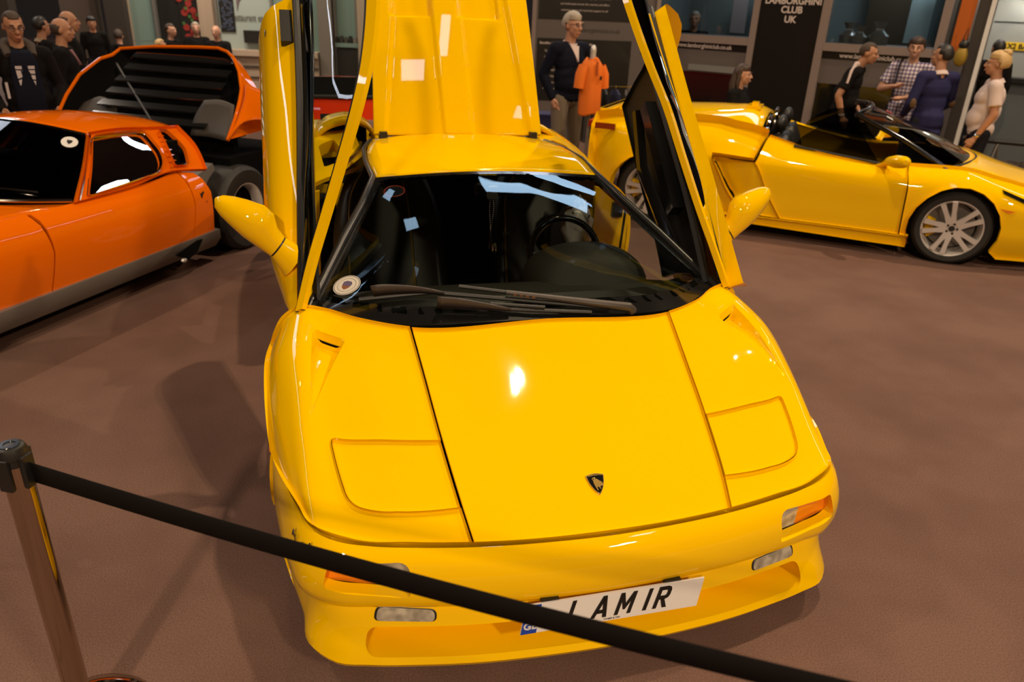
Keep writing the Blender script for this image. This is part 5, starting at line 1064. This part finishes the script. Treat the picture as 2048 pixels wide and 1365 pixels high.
def limb(mb, pts, rs, flat=1., up=None, n=12):
    mb.tube(pts, rs, n, flat=flat, up=up)
    for p, r in zip(pts, rs): mb.ell(p, (r*.99, r*.99, r*.99), 10)
def remesh(mb, name, vox, mat, parent, smooth=4):
    o = mb.build('tmp', mat, None, True, 180, fix=True)
    m = o.modifiers.new('r', 'REMESH'); m.mode = 'VOXEL'; m.voxel_size = vox; m.use_smooth_shade = True
    if smooth: s_ = o.modifiers.new('s', 'SMOOTH'); s_.factor = .5; s_.iterations = smooth
    me = bpy.data.meshes.new_from_object(o.evaluated_get(bpy.context.evaluated_depsgraph_get())); old = o.data
    bpy.data.objects.remove(o); bpy.data.meshes.remove(old); me.name = name; me.materials.clear(); me.materials.append(mat)
    me.polygons.foreach_set('use_smooth', [True]*len(me.polygons))
    r = bpy.data.objects.new(name, me); COL.objects.link(r); r.parent = parent; return r
J0 = dict(pel=(0, 0, .95), wai=(0, .0, 1.08), che=(0, .0, 1.28), nek=(0, .012, 1.455), hea=(0, -.02, 1.625),
          shL=(.185, .01, 1.405), elL=(.245, .03, 1.13), wrL=(.25, -.05, .88), shR=(-.185, .01, 1.405), elR=(-.245, .03, 1.13), wrR=(-.25, -.05, .88),
          hiL=(.095, 0, .92), knL=(.11, -.02, .50), anL=(.115, .03, .085), hiR=(-.095, 0, .92), knR=(-.11, -.02, .50), anR=(-.115, .03, .085))
def person(label, loc, face, H, pose=None, look=(0, 0), top=BKC, sleeve='long', trous=DNM, hair=('short', HB), sk=SK1, vox=.011, belly=0., female=False, collar=None, glasses=False, group=None, hem=.90, open_neck=None, fingers=True, smile=False):
    """face: direction in degrees the body faces (0 = towards -Y, +90 = towards +X)"""
    k = H/1.75; J = {n: Vector(p) for n, p in J0.items()}
    for n, p in (pose or {}).items(): J[n] = Vector(p)
    root = empty('person', loc, math.radians(face), label, 'person', group); root.scale = (k, k, k)
    V = Vector
    sw = .92 if female else 1.
    Hm = Matrix.Translation(J['hea']) @ Matrix.Rotation(math.radians(look[0]), 4, 'Z') @ Matrix.Rotation(math.radians(look[1]), 4, 'X')
    # ---- one continuous body
    b = MB()
    R3 = Hm.to_3x3()
    def he(c, r, n=16): b.ell(Hm @ V(c), r, n, R3)
    he((0, .012, .022), (.074, .094, .094)); he((0, -.022, -.035), (.060, .068, .075)); he((0, -.050, -.082), (.036, .034, .030)); he((0, -.055, -.03), (.050, .036, .055))
    limb(b, [Hm @ V((0, -.086, .020)), Hm @ V((0, -.108, -.022))], [.010, .0155], n=8); he((0, -.100, -.028), (.019, .012, .010), 10)
    he((.030, -.083, .030), (.024, .012, .009), 10); he((-.030, -.083, .030), (.024, .012, .009), 10); he((.0, -.088, -.060), (.026, .010, .014), 10)
    he((.036, -.066, -.02), (.022, .02, .018), 10); he((-.036, -.066, -.02), (.022, .02, .018), 10)
    for s in (1, -1): he((s*.076, .012, -.008), (.009, .020, .033), 10)
    limb(b, [J['nek']+V((0, .01, -.06)), J['nek']+V((0, .0, .03)), Hm @ V((0, .012, -.06))], [.066, .055, .054])
    def torso(mb, g=0., lo='pel'):
        mb.ell(J['che'], (.165*sw+g, .105+g+(.025 if female else 0), .155+g), 18); mb.ell(J['che']+V((0, 0, .07)), (.165*sw+g, .085+g, .09+g), 16)
        mb.ell(J['wai'].lerp(J['che'], .3), (.150*sw+g+belly*.5, .098+g+belly, .16+g), 18); mb.ell(J['wai']+V((0, -belly*.8, -.02)), (.145*sw+g+belly*.6, .10+g+belly, .13+g), 18)
        mb.ell(J['pel'], (.160+g+belly*.3, .105+g+belly*.4, .11+g), 18)
        for a in ('shL', 'shR'): limb(mb, [J['nek']+V((0, 0, -.045)), J[a]+V((0, 0, .0))], [.055+g, .058+g])
        if female:
            mb.ell(J['che']+V((0, -.070, -.005)), (.135+g, .07+g, .085+g), 16)
    torso(b)
    for s in 'LR':
        sh, el, wr = J['sh'+s], J['el'+s], J['wr'+s]
        limb(b, [sh, sh.lerp(el, .4), el], [.058, .050, .040]); limb(b, [el, el.lerp(wr, .3), wr], [.040, .041, .027])
        d = (wr-el).normalized(); side = V((0, 0, 1)).cross(d); side = side.normalized() if side.length > .2 else V((0, 1, 0)); side = (V((0, -1, 0)) if abs(d.y) < .7 else V((0, 0, 1))); side = (side-d*side.dot(d)).normalized(); nrm = d.cross(side)
        if fingers:
            pc = wr+d*.055; limb(b, [wr, wr+d*.05, wr+d*.085], [.026, .034, .034], flat=.5, up=side.cross(d))
            for q, (ln, o) in enumerate(((.070, .028), (.080, .010), (.076, -.009), (.060, -.027))):
                p0 = wr+d*.082+side*o; inn = nrm*(.35 if s == 'L' else -.35); p1 = p0+d*ln*.5+inn*ln*.12; p2 = p1+(d+inn*.9).normalized()*ln*.5; limb(b, [p0, p1, p2], [.0098, .0092, .0075], n=6)
            limb(b, [wr+d*.025+side*.022, wr+d*.055+side*.050, wr+d*.090+side*.054], [.013, .0115, .009], n=6)
        hi, kn, an = J['hi'+s], J['kn'+s], J['an'+s]
        limb(b, [hi, hi.lerp(kn, .5), kn], [.090, .075, .056]); limb(b, [kn, kn.lerp(an, .35), an], [.054, .053, .036]); limb(b, [an+V((0, .02, -.04)), an+V((0, -.13, -.05))], [.035, .030])
    body = remesh(b, 'body', min(vox, .0095) if vox < .02 else vox, sk, root, 3)
    # ---- shirt or jacket
    g = .014; t = MB(); torso(t, g)
    if hem < .86: limb(t, [J['pel'], J['pel']+V((0, .0, hem-.95))], [.165+g, .165+g], flat=.68, up=(0, 1, 0))
    for s in 'LR':
        sh, el, wr = J['sh'+s], J['el'+s], J['wr'+s]
        if sleeve == 'long': limb(t, [sh, sh.lerp(el, .4), el], [.068, .062, .052]); limb(t, [el, el.lerp(wr, .3), el.lerp(wr, .97)], [.052, .053, .040])
        else: limb(t, [sh, sh.lerp(el, .35)], [.070, .066]); t.tube([sh.lerp(el, .3), sh.lerp(el, .72)], [.066, .072], 14)
    tp_ = remesh(t, 'jacket' if sleeve == 'long' else 'shirt', vox, top, root, 5)
    # neckline: collar ring, and a deeper V when asked for
    nk = J['nek']; cm = collar or top
    cr = MB(); Mc = Matrix.Translation(nk+V((0, .006, -.012))) @ Matrix.Rotation(math.radians(14), 4, 'X')
    cr.lathe([(.062, .028), (.072, .030), (.090, -.012), (.080, -.02)], 24, Mc); cr.build('collar', cm, tp_)
    if open_neck:
        w_ = .052; z0 = nk.z-.02; y0 = J['che'].y-.112-g
        vv = [(-w_, nk.y-.082, z0), (w_, nk.y-.082, z0), (0, y0-.022, z0-.15)]
        fixn(mk('shirt_front', [V(p)+V((0, q, 0)) for q in (0, .03) for p in vv], [(0, 1, 2), (5, 4, 3), (0, 3, 4, 1), (1, 4, 5, 2), (2, 5, 3, 0)], open_neck, tp_, False))
    # ---- trousers and shoes
    q = MB(); q.ell(J['pel']+V((0, 0, -.02)), (.170+belly*.2, .115+belly*.25, .115), 16)
    for s in 'LR':
        hi, kn, an = J['hi'+s], J['kn'+s], J['an'+s]; limb(q, [hi, hi.lerp(kn, .5), kn], [.102, .088, .070]); limb(q, [kn, kn.lerp(an, .5), an+V((0, 0, .0))], [.070, .066, .062])
    remesh(q, 'trousers', vox, trous, root, 4)
    for s in 'LR':
        an = J['an'+s]; f = MB(); f.ell(an+V((0, -.055, -.045)), (.048, .135, .048), 14); f.ell(an+V((0, .03, -.02)), (.045, .06, .065), 12); o = f.build('shoe', SHO, root)
        for v in o.data.vertices: v.co.z = max(v.co.z, an.z-.083)
    # ---- face details
    for s in (1, -1):
        ey = MB().ell(Hm @ V((s*.030, -.0855, .012)), (.0125, .008, .0048), 10, R3).build('eye', EYW, root); MB().ell(Hm @ V((s*.030, -.0925, .012)), (.0055, .003, .0045), 8, R3).build('iris', EYD, ey)
        MB().tube([Hm @ V((s*.013, -.0945, .034)), Hm @ V((s*.03, -.0965, .040)), Hm @ V((s*.048, -.084, .034))], [.003, .0045, .003], 6).build('eyebrow', hair[1] if hair[0] not in ('bald',) else HD, root)
    c_ = .008 if smile else .0
    mo = MB().tube([Hm @ V((-.026, -.083, -.061+c_)), Hm @ V((-.012, -.0965, -.064)), Hm @ V((0, -.0985, -.064)), Hm @ V((.012, -.0965, -.064)), Hm @ V((.026, -.083, -.061+c_))], [.002, .0055, .006, .0055, .002], 8).build('mouth', LIP, root)
    if smile: MB().tube([Hm @ V((-.016, -.0965, -.0625)), Hm @ V((0, -.1035, -.0645)), Hm @ V((.016, -.0965, -.0625))], [.002, .0035, .002], 6).build('teeth', WHT, mo)
    if glasses:
        gl = MB()
        for s in (1, -1): gl.tube([Hm @ V((s*.032+.021*math.cos(a), -.105+.01*abs(math.cos(a)), .010+.014*math.sin(a))) for a in np.linspace(0, 2*math.pi, 15)], .0022, 6, False); gl.tube([Hm @ V((s*.053, -.095, .014)), Hm @ V((s*.078, .0, .012))], .002, 6)
        gl.tube([Hm @ V((-.011, -.106, .012)), Hm @ V((.011, -.106, .012))], .002, 6); gl.build('glasses', BLK, root)
    # ---- hair
    st, hm_ = hair; VV = []; FF = []; n, m = 40, 26
    th = {'short': .012, 'thick': .019, 'crop': .005, 'bald': .006, 'long': .018, 'bun': .024}[st]
    def edge(p):      # height above the hairline, p on the unit skull
        x, y, z = p; back = y > .1
        if st == 'bald': return min(z+.62, .34-z, (y+.05)*1.5, .5 if y > .35 else .16-z+.3*max(0, y))
        line = .52+.18*abs(x) if y < -.1 else (.52 if y < .05 else -.05 if abs(x) > .55 and y < .35 else -.55)
        if st == 'thick' or st == 'long' or st == 'bun': line = (.40 if y < -.1 else (.05 if y < .1 else -.60))
        if abs(x) > .80 and -.1 < y < .30: line = min(line, .05)
        return z-line
    idx = {}; rnd = random.Random(len(label))
    for i in range(m+1):
        t0 = math.pi*i/m
        for j in range(n):
            a = 2*math.pi*j/n; p = (math.sin(t0)*math.cos(a), math.sin(t0)*math.sin(a), math.cos(t0)); jit = th*(1+.25*rnd.random())*min(1, max(.12, edge(p)/.28))
            VV.append(Hm @ V((p[0]*(.076+jit), .012+p[1]*(.096+jit), .018+p[2]*(.098+jit)))); idx[(i, j)] = p
    for i in range(m):
        for j in range(n):
            c = [(i, j), (i+1, j), (i+1, (j+1) % n), (i, (j+1) % n)]; pc = np.mean([idx[q_] for q_ in c], axis=0)
            if edge(pc) > 0: FF.append([a_*n+b_ for a_, b_ in c])
    ho = mk('hair', VV, FF, hm_, root, True, 180); bm = bmesh.new(); bm.from_mesh(ho.data); bmesh.ops.delete(bm, geom=[v for v in bm.verts if not v.link_faces], context='VERTS'); bmesh.ops.remove_doubles(bm, verts=bm.verts, dist=1e-5); bm.to_mesh(ho.data); bm.free()
    so = ho.modifiers.new('s', 'SOLIDIFY'); so.thickness = .006; so.offset = -1
    if st == 'long':
        lg = MB()
        for x_ in (-.055, -.02, .02, .055): lg.tube([Hm @ V((x_, .085, .03)), Hm @ V((x_*1.3, .10, -.10)), Hm @ V((x_*1.6, .085, -.24)), Hm @ V((x_*1.4, .06, -.34))], [.035, .045, .04, .012], 10, flat=.6)
        for s in (1, -1): lg.tube([Hm @ V((s*.07, .02, .03)), Hm @ V((s*.088, .035, -.08)), Hm @ V((s*.085, .02, -.2))], [.022, .028, .012], 8)
        lg.build('long_hair', hm_, ho)
    if st == 'bun': MB().ell(Hm @ V((0, .075, .115)), (.048, .045, .04), 14).ell(Hm @ V((.02, .05, .13)), (.03, .03, .025), 10).build('hair_bun', hm_, ho)
    return root, J, Hm, tp_
LO = .016
# left: man in glasses looking down at the cars
p, J, Hm, tp_ = person('man in glasses and open black hooded jacket over a printed navy T-shirt', (-3.05, 5.94, 0), 24, 1.71, dict(elL=(.27, .05, 1.13), wrL=(.20, -.14, .98), elR=(-.27, .05, 1.13), wrR=(-.22, -.14, .98)), (4, 14), BKC, hair=('crop', HD), sk=SK2, vox=.010, belly=.03, glasses=True)
ts = [[(x, -.128-.018*(1-(x/.1)**2)-b, z) for x in np.linspace(-w, w, 9)] for z, w, b in ((1.44, .06, -.045), (1.38, .085, -.01), (1.25, .10, .0), (1.08, .105, .018), (.92, .105, .0))]
TS = Surf(ts); tsh = gridobj('t_shirt', TS, np.linspace(0, TS.U[-1], 12), np.linspace(0, TS.V[-1], 14), NVY, p, thick=.02)
def tpr(poly, par=tsh): 
    V = [(x, -.152-.012-(.018 if z < 1.15 else 0)*0-.018*max(0, 1.25-z)/.17*.9, z) for x, z in poly]; return mk('shirt_print', V, [tuple(range(len(V)))], PRW, par, False)
for poly in ([(-.072, 1.325), (.072, 1.325), (.070, 1.300), (-.070, 1.300)], [(-.070, 1.290), (-.036, 1.290), (-.030, 1.235), (-.066, 1.225)], [(-.026, 1.290), (.068, 1.290), (.066, 1.262), (-.024, 1.262)], [(-.010, 1.250), (.064, 1.250), (.062, 1.215), (.0, 1.222)], [(-.064, 1.212), (-.028, 1.224), (-.034, 1.165), (-.060, 1.172)], [(.004, 1.210), (.060, 1.203), (.052, 1.15), (.0, 1.165)], [(-.056, 1.160), (-.012, 1.150), (-.004, 1.112), (-.038, 1.125)], [(.004, 1.150), (.048, 1.140), (.024, 1.108), (.002, 1.100)]): tpr(poly)
hd = MB().tube([(-.09, -.08, 1.40), (-.10, .0, 1.47), (-.07, .09, 1.49), (0, .12, 1.485), (.07, .09, 1.49), (.10, .0, 1.47), (.09, -.08, 1.40)], [.03, .04, .045, .05, .045, .04, .03], 10).build('hood', HOD, p)
MB().box((-.155, -.135, 1.13), (.02, .01, .13)).build('jacket_print', PRW, p, False)
person('balding man in profile wearing a dark jacket with a pink shirt collar', (-3.02, 7.18, 0), 92, 1.63, None, (4, 4), BKC, hair=('bald', HD), sk=SK2, vox=LO, open_neck=pbr('shirt_pink', (.24, .11, .12), .8))
person('bald man half hidden behind the balding man in profile', (-3.27, 8.52, 0), 105, 1.66, None, (0, 0), BKC, hair=('bald', HD), sk=SK2, vox=LO)
person('dark-haired man with a cream collar turned away in the shadows at left', (-3.70, 9.07, 0), 128, 1.57, None, (10, 0), BKC, hair=('short', HK), sk=SK2, vox=LO, collar=pbr('collar_cream', (.30, .22, .13), .8))
person('young dark-haired man in black standing before the brown pillar', (-4.05, 13.2, 0), 15, 1.46, None, (0, 6), BKC, hair=('thick', HK), sk=SK2, vox=.02, fingers=False)
SEAT = dict(hiL=(.095, 0, .95), hiR=(-.095, 0, .95), knL=(.12, -.42, .95), knR=(-.12, -.42, .95), anL=(.12, -.40, .53), anR=(-.12, -.40, .53), wrL=(.12, -.30, 1.06), wrR=(-.12, -.30, 1.06), elL=(.25, -.06, 1.12), elR=(-.25, -.06, 1.12))
def stool(p, rz, label, z, grp):
    t = empty('chair', (p[0], p[1], 0), rz, label, 'chair', grp); h = z
    MB().box((0, 0, h-.02), (.40, .40, .04)).build('seat', BLK, t, False); MB().box((0, .20, h+.22), (.38, .03, .30)).build('backrest', BLK, t, False)
    for x in (-.17, .17):
        for y in (-.17, .17): MB().tube([(x, y, 0), (x, y, h-.03)], .013, 8).build('leg', GRY, t)
def sitting(label, loc, face, k, hair, top, sk=SK1, vox=.02, look=(0, 0), chair='', seat_z=.40, pose=None, fem=False, smile=False, grp=None):
    ps = dict(SEAT); ps.update(pose or {}); r = person(label, (loc[0], loc[1], 0), face, 1.75*k, ps, look, top, hair=hair, sk=sk, vox=vox, fingers=vox < .018, female=fem, smile=smile); r[0].location.z = seat_z-.84*k; 
    stool(loc, math.radians(face), chair, seat_z, grp); return r
sitting('person from behind in a dark jacket seated by the cream column', (-3.93, 14.5), 178, .95, ('short', HD), BKC, chair='dark chair under the person seated by the cream column', grp='restaurant chairs', seat_z=.36)
for lb, lc, f, h_, tp__, ch in (('brown-haired diner leaning forward before the dark pane', (-3.08, 14.75), 60, ('short', HB), BKC, 'dark chair of the leftmost restaurant diner'), ('grey-haired diner in a dark top left of the second column', (-2.76, 15.95), 10, ('short', HG), BKC, 'dark chair of the second restaurant diner'), ('bald diner in a dark suit and white shirt by the second column', (-2.26, 14.7), -20, ('bald', HG), BKC, 'dark chair of the third restaurant diner')):
    sitting(lb, lc, f, 1.0, h_, tp__, chair=ch, grp='restaurant chairs', seat_z=.43)
sitting('sandy-haired diner low behind the raised orange shell', (-3.12, 13.6), 100, .86, ('short', HY), LIN, chair='dark chair of the low sandy-haired diner', grp='restaurant chairs', seat_z=.34)
person('grey-haired person behind the pale counter nearest its left end', (-1.98, 17.4, 0), 20, 1.30, None, (0, 10), DNM, hair=('short', HG), vox=.02, fingers=False)
person('white-shirted person bending behind the pale counter', (-1.62, 17.5, 0), -60, 1.28, None, (0, 25), WSH, hair=('short', HB), vox=.02, fingers=False)
# centre and right
person('grey-haired man in a navy V-neck jumper, white collar and khaki trousers', (2.05, 6.70, 0), 20, 1.86, dict(elL=(.27, .09, 1.16), wrL=(.20, .02, .93), elR=(-.27, .09, 1.16), wrR=(-.20, .0, .93)), (8, 4), NVY, trous=KHK, hair=('thick', HG), vox=.010, open_neck=WSH, collar=WSH, glasses=True, belly=.02)
sitting('smiling dark-haired woman in black seated behind the yellow roadster', (4.27, 6.85), 38, .95, ('long', HB), BKC, SK1, .011, (8, 0), 'black chair of the seated dark-haired woman', .50, fem=True, smile=True)
p, J, Hm, tp_ = person('stocky man in a black polo shirt with white shoulder stripes', (5.34, 6.32, 0), 42, 1.70, dict(che=(0, -.05, 1.28), nek=(0, -.10, 1.44), hea=(0, -.17, 1.60), shL=(.20, -.07, 1.39), shR=(-.20, -.07, 1.39), elL=(.27, -.02, 1.12), wrL=(.22, -.16, .93), elR=(-.28, .02, 1.13), wrR=(-.24, -.06, .90)), (6, 8), BKC, 'short', DNM, ('crop', HD), SK2, .011, belly=.035)
for s in (1, -1): MB().tube([(s*.09, -.10, 1.475), (s*.18, -.085, 1.478), (s*.245, -.065, 1.40), (s*.275, -.05, 1.27)], [.030, .040, .040, .035], 10, flat=.5, up=(0, 1, 0)).build('shoulder_stripe', WSH, tp_)
for s in 'LR': MB().lathe([(.033, -.01), (.036, 0), (.033, .01)], 14, Matrix.Translation(J['el'+s].lerp(J['wr'+s], .92))).build('wristband', WHT, p) if s == 'R' else 0
p, J, Hm, tp_ = person('smiling young man in a plaid short-sleeved shirt holding a backpack strap', (6.22, 6.36, 0), -50, 1.74, dict(elR=(-.29, -.04, 1.15), wrR=(-.12, -.17, 1.20), elL=(.25, -.02, 1.12), wrL=(.02, -.20, 1.08)), (6, 4), pm, 'short', DNM, ('thick', HB), SK1, .011, smile=True, hem=.84)
MB().tube([(-.12, .08, 1.46), (-.125, -.02, 1.485), (-.125, -.105, 1.38), (-.12, -.14, 1.22), (-.13, -.10, 1.05), (-.15, .03, .98)], .028, 8, flat=.35, up=(1, 0, 0)).build('backpack_strap', BLK, p)
bp2 = MB().box((-.02, .20, 1.20), (.30, .16, .44)).build('backpack', BLK, p, False); bevel(bp2, .04, 3)
p, J, Hm, tp_ = person('man seen from behind in a navy blazer, head turned left', (5.84, 5.52, 0), 172, 1.70, dict(elR=(-.28, -.08, 1.13), wrR=(-.16, -.22, 1.0), elL=(.27, .03, 1.13), wrL=(.2, -.16, .98)), (28, 0), NVB, trous=DNM, hair=('short', HK), sk=SK2, vox=.011, hem=.78, collar=WSH)
for s in 'LR': MB().ell(J['el'+s]+Vector((0, .045, 0)), (.035, .02, .055), 12).build('elbow_patch', pbr('patch_brown', (.10, .05, .015), .8), tp_)
p, J, Hm, tp_ = person('blonde woman in a white short-sleeved shirt and dark trousers', (6.08, 5.02, 0), -128, 1.66, dict(che=(0, .01, 1.28), elR=(-.24, .06, 1.13), wrR=(-.22, -.02, .88), elL=(.25, .05, 1.13), wrL=(.23, -.06, .88)), (-6, 0), WSH, 'short', DNM, ('bun', HY), SK2, .011, female=True, belly=.035)
MB().box((-.06, -.155, 1.31), (.06, .01, .03), M=Matrix.Rotation(.2, 3, 'Y')).build('chest_badge', BLK, tp_, False)
for s in 'LR': MB().lathe([(.031, -.013), (.036, 0), (.031, .013)], 14, Matrix.Translation(J['el'+s].lerp(J['wr'+s], .9))).build('wrist_watch', CHR, p)
pw = MBO @ Vector((-.45, 1.2, 0)); person('grey-haired visitor inside the booth behind the left window', (pw.x, pw.y, .06), -30, 1.86, None, (0, 0), BKC, hair=('short', HG), sk=SK2, vox=LO, fingers=False)
person('dark silhouetted visitor by the slim white post at the far right', (8.72, 7.62, 0), 160, 1.72, None, (0, 0), BKC, hair=('short', HK), sk=SK2, vox=LO, fingers=False)
